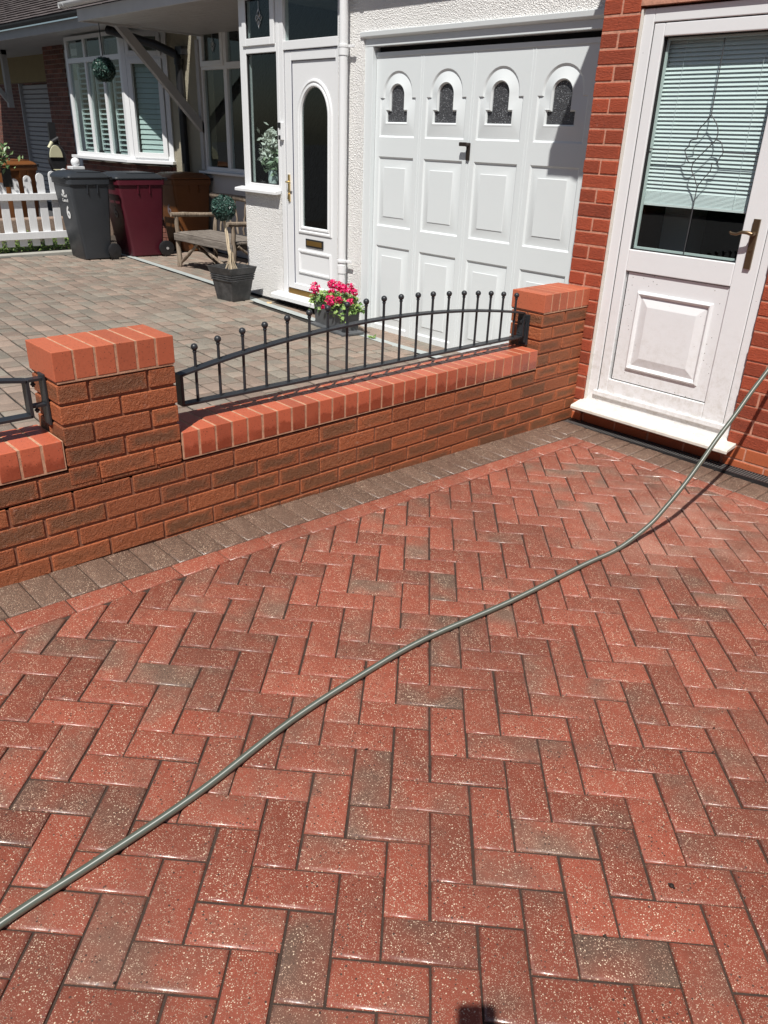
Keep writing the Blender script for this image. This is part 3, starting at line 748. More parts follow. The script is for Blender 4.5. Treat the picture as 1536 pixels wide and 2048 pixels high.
# garage frame
k=MB()
k.box(gX0,gX0+.095,YW+.018,YW+.09,-.05,2.208); k.box(gX0,gX1,YW+.016,YW+.1,2.208,2.262); k.prism([(YW+.016,2.262),(YW-.014,2.276),(YW-.018,2.31),(YW+.1,2.31),(YW+.1,2.262)],'x',gX0-.03,gX1)
k.build('garage_frame','garage_paint',wh,bevel=.003)
k=MB(); k.box(gX0+.095,gX1,YW+.1,YW+.14,2.14,2.21); k.build('frame_gap','gap_black',wh)
YG=.862
# garage door
dg=MB(); gx0_,gx1_=-2.800,-.50; gzt,gzb=2.168,-.05
cols=[-2.750+.535*i for i in range(4)]; pw=.415
def arch(cx,w,zs,zt,n=14): # points left->top->right from spring line
    return [(cx-w*math.cos(math.pi*i/n),zs+(zt-zs)*math.sin(math.pi*i/n)) for i in range(n+1)]
YBK=YG+.05
def door_face(mb,holes,x0,x1,z0,z1,y):
    # one face with holes, by bmesh bridging
    bm=bmesh.new(); loops=[]
    def loop(pts):
        vs=[bm.verts.new((p[0],y,p[1])) for p in pts]
        return [bm.edges.new((vs[i],vs[(i+1)%len(vs)])) for i in range(len(vs))]
    E=loop(rect(x0,x1,z0,z1))
    for h in holes: E+=loop(h)
    bmesh.ops.triangle_fill(bm,edges=E,use_beauty=True,use_dissolve=False,normal=(0,-1,0))
    bm.verts.index_update(); n=len(mb.v)
    mb.add([v.co.copy() for v in bm.verts],[[v.index for v in f.verts] for f in bm.faces]); bm.free()
holes=[];glz=[]
def lofts(mb,loops):   # loops: list of (pts,y)
    n=len(loops[0][0]); vs=[];fs=[]
    for pts,y in loops:
        for p in pts: vs.append((p[0],y,p[1]))
    for a in range(len(loops)-1):
        for i in range(n): j=(i+1)%n; fs.append((a*n+i,a*n+j,(a+1)*n+j,(a+1)*n+i))
    mb.add(vs,fs)
for c in cols:
    x0,x1=c,c+pw; cx=(x0+x1)/2
    # keyhole window panel (outer outline: square shoulders, arch above)
    def outl(d,zb,zsh,zsp,aw,ztop,hw):
        L=[(x0+d,zb+d),(x1-d,zb+d),(x1-d,zsh),(cx+hw,zsh)]
        a=arch(cx,hw,zsp,ztop,16)[::-1]
        L+= a; L+=[(cx-hw,zsh),(x0+d,zsh)]
        return L
    O0=outl(0,1.555,1.845,1.872,0,2.035,.168); 
    O1=outl(.012,1.555,1.840,1.866,0,2.020,.156)
    def innr(e):  # glass outline, same number of points
        L=[(cx-.115-e,1.668-e),(cx+.115+e,1.668-e),(cx+.115+e,1.748+e),(cx+.075+e,1.748+e)]
        a=arch(cx,.075+e,1.862,1.935+e,16)[::-1]
        return L+a+[(cx-.075-e,1.748+e),(cx-.115-e,1.748+e)]
    I0=innr(.022); I1=innr(.010); I2=innr(0)
    holes.append(O0)
    lofts(dg,[(O0,YG),(O1,YG+.010),(I0,YG-.004),(I1,YG-.008),(I2,YG+.004),(I2,YG+.02)])
    glz.append(I2)
    for za,zb in ((.856,1.408),(.0,.695)):
        holes.append(rect(x0,x1,za,zb))
        def ri(d): return rect(x0+d,x1-d,za+d,zb-d)
        lofts(dg,[(ri(0),YG),(ri(.012),YG+.011),(ri(.022),YG+.011),(ri(.080),YG-.004),(ri(.083),YG-.007)])
        q=ri(.083); dg.add([(p[0],YG-.007,p[1]) for p in q],[(0,1,2,3)])
door_face(dg,holes,gx0_,gx1_,gzb,gzt-.03,YG)
dg.box(gx0_,gx1_,YG-.008,YG+.02,gzt-.03,gzt)
for i in (1,2,3):   # vertical seams between the pressed columns
    xm=cols[i]-.060
    for s in (-.012,.012): dg.box(xm+s-.003,xm+s+.003,YG-.0025,YG+.002,gzb,gzt-.03)
gd=dg.build('garage_door','garage_paint',wh,smooth=True,angle=25)
def m_obsc():
    t=NT('obscure_glass'); vo=t.vor(120); sc=t.n('SeparateColor'); t.l(vo.outputs['Color'],sc.inputs[0])
    f=t.math('MULTIPLY',t.ramp(t.noise(70,5,.75),.5,.7),1.); c=t.mix(f,(.055,.057,.062),(.17,.175,.185)); m=t.math('MULTIPLY',t.math('LESS_THAN',vo.outputs['Distance'],.25),t.math('GREATER_THAN',sc.outputs[0],.7)); c=t.mix(m,c,(.5,.52,.55)); t.base(c); t.rough(.25)
    t.bump(t.math('ADD',t.noise(95,4,.7),vo.outputs['Distance']),.9,.004); MAT['obscure_glass']=t.m
m_obsc()
for I in glz:
    k=MB(); k.prism(I,'y',YG+.012,YG+.018); k.build('window_pane','obscure_glass',gd)
plain('dark_bronze',(.045,.035,.03),.35,.5)
k=MB(); hx_,hz_=-1.738,1.525
k.box(hx_-.017,hx_+.017,YG-.016,YG,hz_-.11,hz_+.012); k.lathe([(.014,-.045),(.014,-.01)],12,(hx_,YG,hz_-.002),'y')
k.box(hx_-.062,hx_+.012,YG-.052,YG-.034,hz_-.014,hz_+.014); k.build('garage_handle','dark_bronze',gd,bevel=.006,bseg=3)
# porch: front door
def frame_box(mb,x0,x1,z0,z1,w,y0,y1,wb=None,wt=None):
    wb=w if wb is None else wb; wt=w if wt is None else wt
    mb.box(x0,x0+w,y0,y1,z0,z1); mb.box(x1-w,x1,y0,y1,z0,z1); mb.box(x0+w,x1-w,y0,y1,z0,z0+wb); mb.box(x0+w,x1-w,y0,y1,z1-wt,z1)
k=MB(); Yd=.815
k.box(-4.068,-4.006,Yd-.012,Yd+.06,.06,2.76); k.box(-3.235,-3.20,Yd-.012,Yd+.06,.06,2.76); k.box(-4.006,-3.235,Yd-.012,Yd+.06,2.232,2.304); k.box(-4.006,-3.235,Yd-.012,Yd+.06,2.66,2.76); k.box(-4.006,-3.235,Yd-.010,Yd+.06,.06,.085)
k.build('porch_frame','white_upvc',wh,bevel=.004)
k=MB(); x0,x1,z0,z1=-4.000,-3.238,.150,2.224; px0,px1,pz0,pz1=-3.905,-3.275,.205,2.148
def dleaf(mb):
    mb.box(x0,px0,Yd,Yd+.05,z0,z1); mb.box(px1,x1,Yd,Yd+.05,z0,z1); mb.box(px0,px1,Yd,Yd+.05,pz1,z1); mb.box(px0,px1,Yd,Yd+.05,z0,pz0)
dleaf(k); fd=k.build('front_door','white_upvc',wh,bevel=.004,bseg=2)
k=MB(); cxd=-3.582; YP=Yd+.014
def dn(e,zb=.756,ztop=1.935,hw=.190,zs=1.70):
    L=[(cxd-hw-e,zb-e),(cxd+hw+e,zb-e)]+arch(cxd,hw+e,zs,ztop+e,20)[::-1]
    return L
H0=dn(.066)
door_face(k,[H0,rect(-3.842,-3.334,.312,.540)],px0-.002,px1+.002,pz0-.002,pz1+.002,YP)
lofts(k,[(H0,YP),(dn(.060),YP-.010),(dn(.046),YP-.013),(dn(.036),YP-.006),(dn(.028),YP-.006),(dn(.022),YP-.012),(dn(.010),YP-.012),(dn(0),YP+.0),(dn(0),YP+.02)])
def rr(d): return rect(-3.842+d,-3.334-d,.312+d,.540-d)
lofts(k,[(rr(0),YP),(rr(.006),YP-.012),(rr(.020),YP-.014),(rr(.032),YP-.004),(rr(.046),YP-.001)]); q=rr(.046); k.add([(p[0],YP-.001,p[1]) for p in q],[(0,1,2,3)])
k.build('moulded_panel','white_upvc',fd,smooth=True,angle=25)
k=MB(); k.prism(dn(0),'y',YP+.008,YP+.012); k.build('glass_pane','window_glass',fd)
k=MB(); 
for a in ((x0-.005,x0,z0,z1),(x1,x1+.003,z0,z1)): k.box(a[0],a[1],Yd+.004,Yd+.05,a[2],a[3])
k.box(x0,x1,Yd+.004,Yd+.05,z1,z1+.006); k.box(px0,px0+.004,Yd+.006,YP,pz0,pz1); k.box(px0,px1,Yd+.006,YP,pz1-.004,pz1)
plain('gasket_blue',(.04,.045,.09),.6); k.build('gasket','gasket_blue',fd)
plain('brass',(.72,.55,.28),.25,.9)
k=MB(); k.box(-3.720,-3.452,YP-.010,YP,.572,.648); k.build('letterbox','black_plastic',fd,bevel=.003)
plain('aged_brass',(.33,.20,.06),.4,.85); k=MB(); k.box(-3.700,-3.470,YP-.015,YP-.008,.588,.634); k.build('letter_flap','aged_brass',fd,bevel=.003)
k=MB(); k.box(-3.972,-3.942,Yd-.010,Yd,.965,1.205); k.lathe([(.009,-.04),(.009,0)],12,(-3.957,Yd-.004,1.140),'y'); k.tube([(-3.957,Yd-.042,1.140),(-3.925,Yd-.048,1.138),(-3.885,Yd-.046,1.134)],.007,10); k.lathe([(.010,-.014),(.010,0)],12,(-3.957,Yd-.004,1.03),'y'); k.tube([(-3.957,Yd-.02,1.03),(-3.957,Yd-.025,.985)],.003,6)
k.build('door_handle','brass',fd,smooth=True)
k=MB(); k.box(-3.995,-3.24,Yd-.004,Yd+.03,.09,.145); k.build('threshold','aged_brass',wh)
k=MB(); k.prism([(Yd+.02,.100),(.715,.083),(.705,.074),(.705,.035),(Yd+.02,.035)],'x',-4.165,-3.07); k.build('door_step','white_upvc',wh,bevel=.004)
# doorbell and intercom on the frame
k=MB(); k.box(-4.058,-4.012,YW-.022,YW+.004,1.500,1.650); k.build('doorbell','white_upvc',wh,bevel=.004)
for q in ((-4.066,-4.030,1.600,1.648),(-4.062,-4.034,1.503,1.540)): k=MB(); k.box(q[0],q[1],YW-.030,YW-.020,q[2],q[3]); k.build('doorbell_lens','black_plastic',wh,bevel=.003)
# panes above the door
k=MB(); k.box(-4.004,-3.237,Yd+.02,Yd+.026,2.306,2.658); k.build('fanlight_pane','window_glass',wh)
# porch window
k=MB(); Yp=.80
k.box(-4.700,-4.600,Yp,Yp+.07,1.045,2.76); k.box(-4.110,-4.068,Yp,Yp+.07,1.045,2.76); k.box(-4.600,-4.110,Yp,Yp+.07,1.045,1.100); k.box(-4.600,-4.110,Yp,Yp+.07,2.225,2.290); k.box(-4.6,-4.11,Yp,Yp+.07,2.69,2.76)
pwn=k.build('porch_window','white_upvc',wh,bevel=.005,bseg=2)
k=MB(); frame_box(k,-4.630,-4.118,2.285,2.715,.062,Yp-.014,Yp+.04); k.build('casement','white_upvc',pwn,bevel=.005,bseg=2)
k=MB(); k.box(-4.602,-4.108,Yp+.03,Yp+.036,1.098,2.23); k.box(-4.572,-4.176,Yp+.01,Yp+.016,2.34,2.66); k.build('window_pane','window_glass',pwn)
k=MB(); k.prism([(Yp+.02,1.060),(.735,1.046),(.728,1.040),(.728,1.016),(.745,1.016),(Yp+.02,1.025)],'x',-4.785,-4.075); k.build('window_sill','white_upvc',wh,bevel=.002)
k=MB(); k.ring(rect(-4.602,-4.108,1.098,2.228),rect(-4.592,-4.118,1.108,2.218),'y',Yp+.012,Yp+.03); k.ring(rect(-4.570,-4.178,2.345,2.655),rect(-4.562,-4.186,2.353,2.647),'y',Yp-.005,Yp+.01); k.build('gasket','gap_black',pwn)
# lead motifs in the top lights
def motif(cx,cz,y,s,par):
    k=MB(); 
    def L(pts,r=.004): k.tube([(cx+a*s,y,cz+b_*s) for a,b_ in pts],r,5)
    L([(0,1.6),(0,.9)],.003); L([(0,.9),(-.25,.5),(0,.1),(.25,.5),(0,.9)])
    for a in (-1,1):
        L([(0,.1),(a*.35,.35),(a*.6,.1),(a*.4,-.2),(0,.1)]); L([(0,.1),(a*.3,-.1),(a*.25,-.5),(0,-.2)]); k.ball((cx+a*.3*s,y,cz+.1*s),.02*s*3,8,6)
    L([(0,-.2),(0,-.9)],.003); L([(-.15,-.5),(0,-.8),(.15,-.5)])
    plain('lead_bright',(.5,.52,.54),.3,.5); k.build('leaded_motif','lead_bright',par,smooth=True)
motif(-4.375,2.50,Yp+.006,.085,pwn)
# inside of the porch: dark room with a light back wall strip
k=MB(); k.box(-4.69,-3.2,2.35,2.36,.0,2.75); k.box(-4.70,-4.69,.9,2.35,.0,2.75); k.box(-3.2,-3.19,.9,2.35,0,2.75); k.box(-4.69,-3.2,.88,2.35,2.75,2.76); k.build('porch_room','room_dark',wh)
k=MB(); k.box(-4.69,-3.2,.88,2.35,-.01,0); k.build('porch_floor','room_floor',wh)
k=MB(); k.box(-4.02,-3.92,2.2,2.3,.0,2.7); k.box(-4.42,-4.36,2.2,2.3,.0,2.7); k.box(-4.5,-3.3,2.28,2.34,2.02,2.1); k.build('inner_door_frame','blind_slat',wh)
# vase with white flowers inside the porch window
fl=thing('flower_arrangement','white flowers standing inside the porch window beside the front door','flowers',tuple(PY(540,345,1.0)))
m_leaf('white_petal',(.80,.80,.72),(.9,.88,.82)); m_leaf('pale_green_leaf',(.20,.27,.16),(.42,.50,.34))
def leaves(mb,pts,size,flat=None,asp=2.2,nrm=None,curl=.2):
    for p in pts:
        mb.cur=(rnd(),rnd(),rnd())
        n=Vector((uni(-1,1),uni(-1,1),uni(-1,1))).normalized()
        if nrm: n=(nrm(p)+n*.75).normalized()
        a=n.orthogonal().normalized(); a=Matrix.Rotation(uni(0,6.28),3,n)@a; b_=n.cross(a); s=size*uni(.7,1.25)
        p=Vector(p); mb.add([p-a*s*asp/2,p-b_*s/2+n*s*curl*0,p+a*s*asp/2-n*s*curl,p+b_*s/2],[(0,1,2,3)])
fc=PY(541,303,1.0); fx=fc.x
k=MB(); leaves(k,[(fx+random.gauss(0,.05),1.0+random.gauss(0,.03),fc.z+.07+random.gauss(0,.06)) for _ in range(230)]+[(fx-.12+random.gauss(0,.03),1.0+random.gauss(0,.03),fc.z-.02+random.gauss(0,.03)) for _ in range(30)],.028); k.build('blossoms','white_petal',fl)
k=MB(); leaves(k,[(fx+.02+random.gauss(0,.06),1.02+random.gauss(0,.03),fc.z-.09+random.gauss(0,.06)) for _ in range(150)],.035); k.build('foliage','pale_green_leaf',fl)
k=MB(); k.lathe([(.04,0),(.055,.06),(.045,.14),(.03,.17)],16,(fx+.01,1.02,fc.z-.32)); k.build('vase','blind_slat',fl,smooth=True)
tb=thing('side_table','small round table with chair dimly seen through the front door glass','table',(-3.6,1.5,0))
k=MB(); k.lathe([(.22,.50),(.23,.51),(.22,.53)],24,(-3.62,1.45,0)); k.build('tabletop','blind_slat',tb,smooth=True)
for a in range(3):
    k=MB(); k.tube([(-3.62+.05*math.cos(a*2.1),1.45+.05*math.sin(a*2.1),.5),(-3.62+.18*math.cos(a*2.1),1.45+.18*math.sin(a*2.1),0)],.012,8); k.build('leg','blind_slat',tb)
# rainwater pipe by the porch
YPp=.725
dp=thing('downpipe','white plastic downpipe between the porch door and the roughcast','pipe',(-3.06,YPp,0))
k=MB(); k.tube([(-3.06,YPp,.17),(-3.06,YPp,2.55),(-3.055,YPp+.0,2.60),(-3.03,YPp-.06,2.74),(-3.03,YPp-.07,2.86)],.036,18); k.build('pipe','white_upvc',dp,smooth=True)
for za in (2.15,.42): k=MB(); k.tube([(-3.06,YPp,za),(-3.06,YPp,za+.07)],.041,18); k.build('pipe_socket','white_upvc',dp,smooth=True)
for z in (2.205,.515):
    k=MB(); k.lathe([(.044,0),(.044,.022)],18,(-3.06,YPp,z)); k.box(-3.05,-2.955,YPp+.02,YPp+.034,z,z+.02); k.build('pipe_clip','white_upvc',dp,bevel=.002)
k=MB(); k.tube([(-3.06,YPp,.19),(-3.06,YPp,.12),(-3.06,YPp-.06,.05)],.036,16); k.build('pipe_shoe','white_upvc',dp,smooth=True)
# living-room wall and window in the recess
YL2=2.4
lv=MB()
lwx0,lwx1=-8.10,-6.9; lz0_,lz1_=1.045,2.80
lv.box(-9.05,lwx0,YL2,YL2+.2,-.1,3.0)
lv.build('cream_wall','cream_render',wh)
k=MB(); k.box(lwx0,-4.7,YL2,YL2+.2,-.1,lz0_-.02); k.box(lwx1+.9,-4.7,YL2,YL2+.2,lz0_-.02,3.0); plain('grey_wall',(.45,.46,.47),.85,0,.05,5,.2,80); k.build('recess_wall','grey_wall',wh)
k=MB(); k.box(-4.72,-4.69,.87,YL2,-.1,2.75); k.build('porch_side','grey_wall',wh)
def at2(px,py): p=PY(px,py,YL2); return p.x,p.z
k=MB(); X0=lwx0
k.box(X0,X0+.09,YL2-.03,YL2+.04,lz0_,lz1_); xm=X0+.62
k.box(xm,xm+.08,YL2-.03,YL2+.04,lz0_,lz1_); k.box(lwx1+.9-.08,lwx1+.9,YL2-.03,YL2+.04,lz0_,lz1_)
k.box(X0+.09,lwx1+.82,YL2-.031,YL2+.04,2.30,2.38); k.box(X0+.09,lwx1+.82,YL2-.031,YL2+.04,lz0_,lz0_+.06); k.box(X0+.09,lwx1+.82,YL2-.031,YL2+.04,lz1_-.06,lz1_)
lw=k.build('living_room_window','white_upvc',wh,bevel=.006,bseg=2)
k=MB(); frame_box(k,X0+.07,xm+.02,2.34,lz1_-.01,.065,YL2-.045,YL2); k.build('casement','white_upvc',lw,bevel=.005)
k=MB(); k.box(X0+.08,lwx1+.83,YL2+.005,YL2+.01,lz0_+.05,lz1_-.05); k.build('window_pane','window_glass',lw)
motif(X0+.345,2.58,YL2-.004,.085,lw)
k=MB(); k.box(X0-.06,lwx1+.95,YL2-.09,YL2+.02,lz0_-.03,lz0_); k.build('window_sill','white_upvc',wh,bevel=.004)
k=MB(); k.box(X0-.3,-4.8,YL2+2,YL2+2.02,.3,3); k.box(X0-.3,-4.8,YL2+.2,YL2+2,.28,.3); k.box(X0-.32,-8.4,YL2+.2,YL2+2,.3,3); k.box(X0-.3,-4.8,YL2+.2,YL2+2,3,3.02);k.build('living_room','room_dark',wh)
# canopy over porch and recess
cx0=-7.98
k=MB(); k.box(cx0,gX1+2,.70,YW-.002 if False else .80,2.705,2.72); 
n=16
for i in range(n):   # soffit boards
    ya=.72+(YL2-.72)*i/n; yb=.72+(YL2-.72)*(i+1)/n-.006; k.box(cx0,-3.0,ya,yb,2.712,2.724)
plain('soffit_board',(.40,.395,.39),.5); k.build('soffit','soffit_board',wh,bevel=.001,bseg=1)  # white boards coloured grey to carry the shade under the canopy
k=MB(); k.box(cx0,-.16,.688,.708,2.690,2.815); k.box(cx0-.0,cx0+.02,.708,YL2,2.690,2.815); plain('fascia_board',(.5,.5,.5),.5); k.build('fascia','fascia_board',wh,bevel=.003)  # white fascia; the shade below the gutter is put into its grey
k=MB(); n=10; prof=[(.055*math.cos(math.pi*i/n+math.pi),.055*math.sin(math.pi*i/n+math.pi)) for i in range(n+1)]; prof2=[(.051*math.cos(math.pi*i/n+math.pi),.051*math.sin(math.pi*i/n+math.pi)) for i in range(n+1)][::-1]
k.prism([(.632+a,2.890+b_) for a,b_ in prof+prof2],'x',-8.24,-.16); k.box(-8.245,-8.238,.580,.685,2.835,2.892)
gt=k.build('gutter','white_upvc',wh,smooth=True)
k=MB()
for x in (-8.15,-7.0,-5.6,-4.2,-2.8,-1.4): k=MB();k.prism([(.632+a*1.09,2.890+b_*1.09) for a,b_ in prof+prof2],'x',x,x+.035); k.build('gutter_clip','white_upvc',gt,smooth=True)
k=MB(); k.add([(cx0,.60,2.93),(-.16,.60,2.93),(-.16,2.6,3.9),(cx0,2.6,3.9),(cx0,.60,2.90),(-.16,.60,2.90),(-.16,2.6,3.87),(cx0,2.6,3.87)],[(0,1,2,3),(4,7,6,5),(0,4,5,1),(1,5,6,2),(3,2,6,7),(0,3,7,4)]); k.build('canopy_roof','roof_tile',wh)
k=MB(); k.box(-8.4,-.16,2.6,2.8,2.8,5.2); k.build('upper_wall','white_roughcast',wh)
# gallows bracket holding the canopy
k=MB()
a=PX(235,46,-8.08); b_=PX(410,262,-8.08)
d=Vector((0,b_.y-a.y,b_.z-a.z)).normalized(); nrm=Vector((0,-d.z,d.y)); w2=.055
q=[a+nrm*w2,a-nrm*w2,Vector((0,YL2,b_.z))-nrm*w2+d*.0,Vector((0,YL2,b_.z))+nrm*w2]
k.prism([(p.y,p.z) for p in q],'x',-8.12,-8.04); k.box(-8.12,-8.04,YL2-.06,YL2,b_.z-.5,b_.z+1.1)
plain('canopy_grey',(.42,.41,.40),.6); k.build('canopy_bracket','canopy_grey',wh,bevel=.004)  # this grey takes in the shade under the canopies

# hanging topiary ball
m_leaf('topiary_leaf',(.008,.030,.024),(.055,.12,.095),.35)
def topiary(mb,c,r,n,size):
    c=Vector(c); pts=[]
    for _ in range(n):
        v=Vector((random.gauss(0,1),random.gauss(0,1),random.gauss(0,1))).normalized(); pts.append(c+v*r*uni(.86,1.04))
    leaves(mb,pts,size,asp=2.4,nrm=lambda p:(p-c).normalized(),curl=.3)
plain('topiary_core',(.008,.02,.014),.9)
hc=PX(208,139,-8.0)
_hy=PX(208,139,-7.95); 
hb_=thing('hanging_topiary','artificial green topiary ball hanging on a chain from the canopy corner','topiary',tuple(_hy))
k=MB(); topiary(k,_hy,.135,1300,.019); k.build('foliage','topiary_leaf',hb_)
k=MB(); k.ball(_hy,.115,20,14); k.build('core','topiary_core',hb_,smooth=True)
k=MB(); k.tube([_hy+Vector((0,0,.15)),_hy+Vector((-.01,0,2.70-_hy.z))],.006,6); k.build('chain','black_metal',hb_)

# ------------------------------------------------------------------ topiary in planter
pc=Vector((-4.50,.47,zn(-4.50,.47))); PS=.92
pl=thing('plant_pot','square tapered black planter with three ribs, holding the topiary tree','planter',tuple(pc),rz=0)
def m_pot():
    t=NT('black_pot'); f=t.noise(9,5,.7); t.base(t.mix(t.ramp(f,.35,.75),(.028,.029,.031),(.085,.085,.085))); t.rough(.42); t.bump(t.noise(50,3),.1,.002); MAT['black_pot']=t.m
m_pot()
k=MB(); ang=R(8)
def sq(h,z,hh=None):
    h*=PS; z*=.97; return [(pc.x+(a*math.cos(ang)-b_*math.sin(ang)),pc.y+(a*math.sin(ang)+b_*math.cos(ang)),pc.z+z) for a,b_ in ((-h,-h),(h,-h),(h,h),(-h,h))]
rings=[(.128,0),(.128,.004),(.158,.205)]
for i in range(3): z=.208+i*.022; rings+=[(.160+i*.003,z),(.170+i*.003,z+.004),(.170+i*.003,z+.014),(.162+i*.003,z+.018)]
rings+=[(.176,.278),(.192,.335),(.196,.345),(.182,.347),(.172,.30)]
vs=[];fs=[]
for h,z in rings: vs+=sq(h,z)
for i in range(len(rings)-1):
    for q in range(4): q2=(q+1)%4; fs.append((i*4+q,i*4+q2,(i+1)*4+q2,(i+1)*4+q))
fs.append((0,1,2,3)); n=len(rings)-1; fs.append(tuple(n*4+q for q in range(4)))
k.add(vs,fs); k.build('pot','black_pot',pl,bevel=.003)
tt=thing('topiary_tree','artificial ball topiary on a twisted bare stem standing in the black planter','topiary',(pc.x,pc.y,pc.z+.30))
tc=Vector((pc.x-.045,pc.y,pc.z+.915))
tc=PY(447,416,pc.y)
k=MB(); topiary(k,tc,.120,1900,.0155); k.build('foliage','topiary_leaf',tt)
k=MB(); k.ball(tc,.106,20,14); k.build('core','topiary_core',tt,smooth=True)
m_wood('pale_stem',(.50,.40,.27),(.66,.56,.42),'z')
k=MB()
for s in range(3):
    P=[]
    for i in range(15):
        t=i/14; a=s*2.1+t*4.5; r=.010; P.append(Vector((pc.x+(tc.x-pc.x)*t+r*math.cos(a),pc.y+r*math.sin(a),pc.z+.30+(tc.z-.1-pc.z-.30)*t)))
    k.tube(P,.0075,8)
for s in range(26): # raffia at the foot
    a=uni(0,6.28); r=uni(.02,.075); h=uni(.12,.2)
    k.tube([(pc.x+.01*math.cos(a),pc.y+.01*math.sin(a),pc.z+.30+h),(pc.x+r*.5*math.cos(a),pc.y+r*.5*math.sin(a),pc.z+.30+h*.5),(pc.x+r*math.cos(a+.3),pc.y+r*math.sin(a+.3),pc.z+.305)],.0028,4)
k.build('stem','pale_stem',tt,smooth=True)

# ------------------------------------------------------------------ trough with geraniums
tr=Vector((-2.86,.50,zn(-2.86,.5))); Tt=R(-8)
TM=Matrix.Translation(tr)@Matrix.Rotation(Tt,4,'Z')
to=thing('flower_trough','grey slate-look rectangular trough with wide foot in front of the garage frame','planter',tuple(tr))
k=MB()
def rc(a,b_,z): return [TM@Vector((x,y,z)) for x,y in ((-a,-b_),(a,-b_),(a,b_),(-a,b_))]
rings=[(.285,.115,0),(.285,.115,.022),(.262,.098,.026),(.236,.082,.030),(.246,.090,.20),(.246,.090,.225),(.232,.076,.226),(.225,.07,.17)]
vs=[];fs=[]
for a,b_,z in rings: vs+=rc(a,b_,z)
for i in range(len(rings)-1):
    for q in range(4): q2=(q+1)%4; fs.append((i*4+q,i*4+q2,(i+1)*4+q2,(i+1)*4+q))
fs+=[(0,1,2,3),tuple((len(rings)-1)*4+q for q in range(4))]
k.add(vs,fs); plain('slate_grey',(.085,.09,.095),.55,0,.25,12,.2,60); k.build('trough','slate_grey',to,bevel=.004)
gr=thing('geranium_plant','bushy geraniums with bright magenta flower heads planted in the grey trough','flowers',tuple(TM@Vector((0,0,.2))))
m_leaf('geranium_leaf',(.05,.14,.03),(.30,.42,.12),.5); m_leaf('magenta_petal',(.58,.004,.085),(.82,.022,.18),.5)
k=MB(); pts=[]
for _ in range(1050):
    x=uni(-.30,.30); y=uni(-.12,.12); top=.335-.55*x*x-1.2*y*y; z=top-abs(random.gauss(0,.07)); 
    if abs(x)>.22 : z-=uni(0,.05)
    pts.append(TM@Vector((x,y,max(.12 if y<-.07 else .2,z))))
leaves(k,pts,.030,asp=1.25,curl=.3,nrm=lambda p:Vector((.1,-.3,.9)).normalized())
k.build('foliage','geranium_leaf',gr)
heads=[(-.215,-.10,.335,.050),(-.07,.0,.385,.045),(.01,.03,.38,.045),(.08,.02,.37,.035),(.145,-.02,.38,.04),(.215,.0,.395,.045),(.265,.02,.37,.03),(.10,-.12,.285,.052),(.195,-.09,.30,.035),(-.02,-.13,.205,.015),(-.0,-.05,.335,.028),(.285,-.04,.30,.028),(-.14,.02,.36,.02),(-.30,-.04,.36,.016)]
for x,y,z,r in heads:
    k=MB(); c=TM@Vector((x,y,z)); P=[c+Vector((random.gauss(0,1),random.gauss(0,1),random.gauss(0,1))).normalized()*r*uni(.6,1.05) for _ in range(int(70*(r/.045)**1.6)+12)]
    leaves(k,P,.021,asp=1.1,nrm=lambda p,c=c:(p-c).normalized(),curl=.35)
    k.build('flower_head','magenta_petal',gr)

# ------------------------------------------------------------------ rustic bench
bp=Vector((-6.716,1.098,0)); bp.z=zn(bp.x,bp.y)
be=thing('rustic_bench','weathered rustic log bench with slatted seat in the porch recess','bench',tuple(bp))
m_wood('weathered_log',(.12,.085,.058),(.34,.275,.21),'z'); m_wood('weathered_slat',(.11,.09,.075),(.25,.22,.19),'x')
def log(par,name,p,q,r,mat='weathered_log',wob=.008,r2=None):
    p=bp+Vector(p);q=bp+Vector(q); n=7; P=[];rs=[]
    for i in range(n+1):
        t=i/n; o=Vector((uni(-wob,wob),uni(-wob,wob),uni(-wob,wob))) if 0<i<n else Vector((0,0,0)); P.append(p.lerp(q,t)+o); rs.append((r+(r2-r if r2 else 0)*t)*uni(.9,1.1))
    k=MB(); k.tube(P,r,9,rs=rs); return k.build(name,mat,par,smooth=True)
BLn=1.28; BD=.52
for x in (.0,BLn):
    log(be,'leg',(x,0,0),(x-.0,0,.60),.032,r2=.026); log(be,'leg',(x,BD,0),(x+.0,BD+.06,.86),.03,r2=.022)
    log(be,'armrest',(x-.0,-.07,.625),(x,BD+.04,.61),.028,wob=.004)
    log(be,'brace',(x,.03,.05),(x,BD*.8,.38),.016); log(be,'brace',(x,BD-.03,.05),(x,.06,.38),.016)
log(be,'back_rail',(-.09,BD+.06,.835),(BLn+.09,BD+.06,.835),.032,wob=.01)
log(be,'brace',(.03,.02,.06),(BLn*.42,.02,.38),.018); log(be,'brace',(BLn-.03,.02,.06),(BLn*.3,.02,.36),.018)
for i in range(9):
    x=.1+i*(BLn-.2)/8; log(be,'back_spindle',(x,BD+.05,.42),(x+uni(-.08,.08),BD+.06,.82),.012,wob=.012)
for i in range(5):
    y=-.02+i*.105; k=MB(); k.box(bp.x-.01,bp.x+BLn+.01,bp.y+y,bp.y+y+.09,bp.z+.400,bp.z+.422); k.build('seat_slat','weathered_slat',be,bevel=.004)
k=MB(); k.box(bp.x-.02,bp.x+BLn+.02,bp.y-.04,bp.y-.015,bp.z+.325,bp.z+.405); k.build('front_rail','weathered_slat',be,bevel=.005)
for x in (.02,BLn-.05): k=MB(); k.box(bp.x+x,bp.x+x+.03,bp.y,bp.y+BD,bp.z+.33,bp.z+.398); k.build('side_rail','weathered_slat',be,bevel=.004)

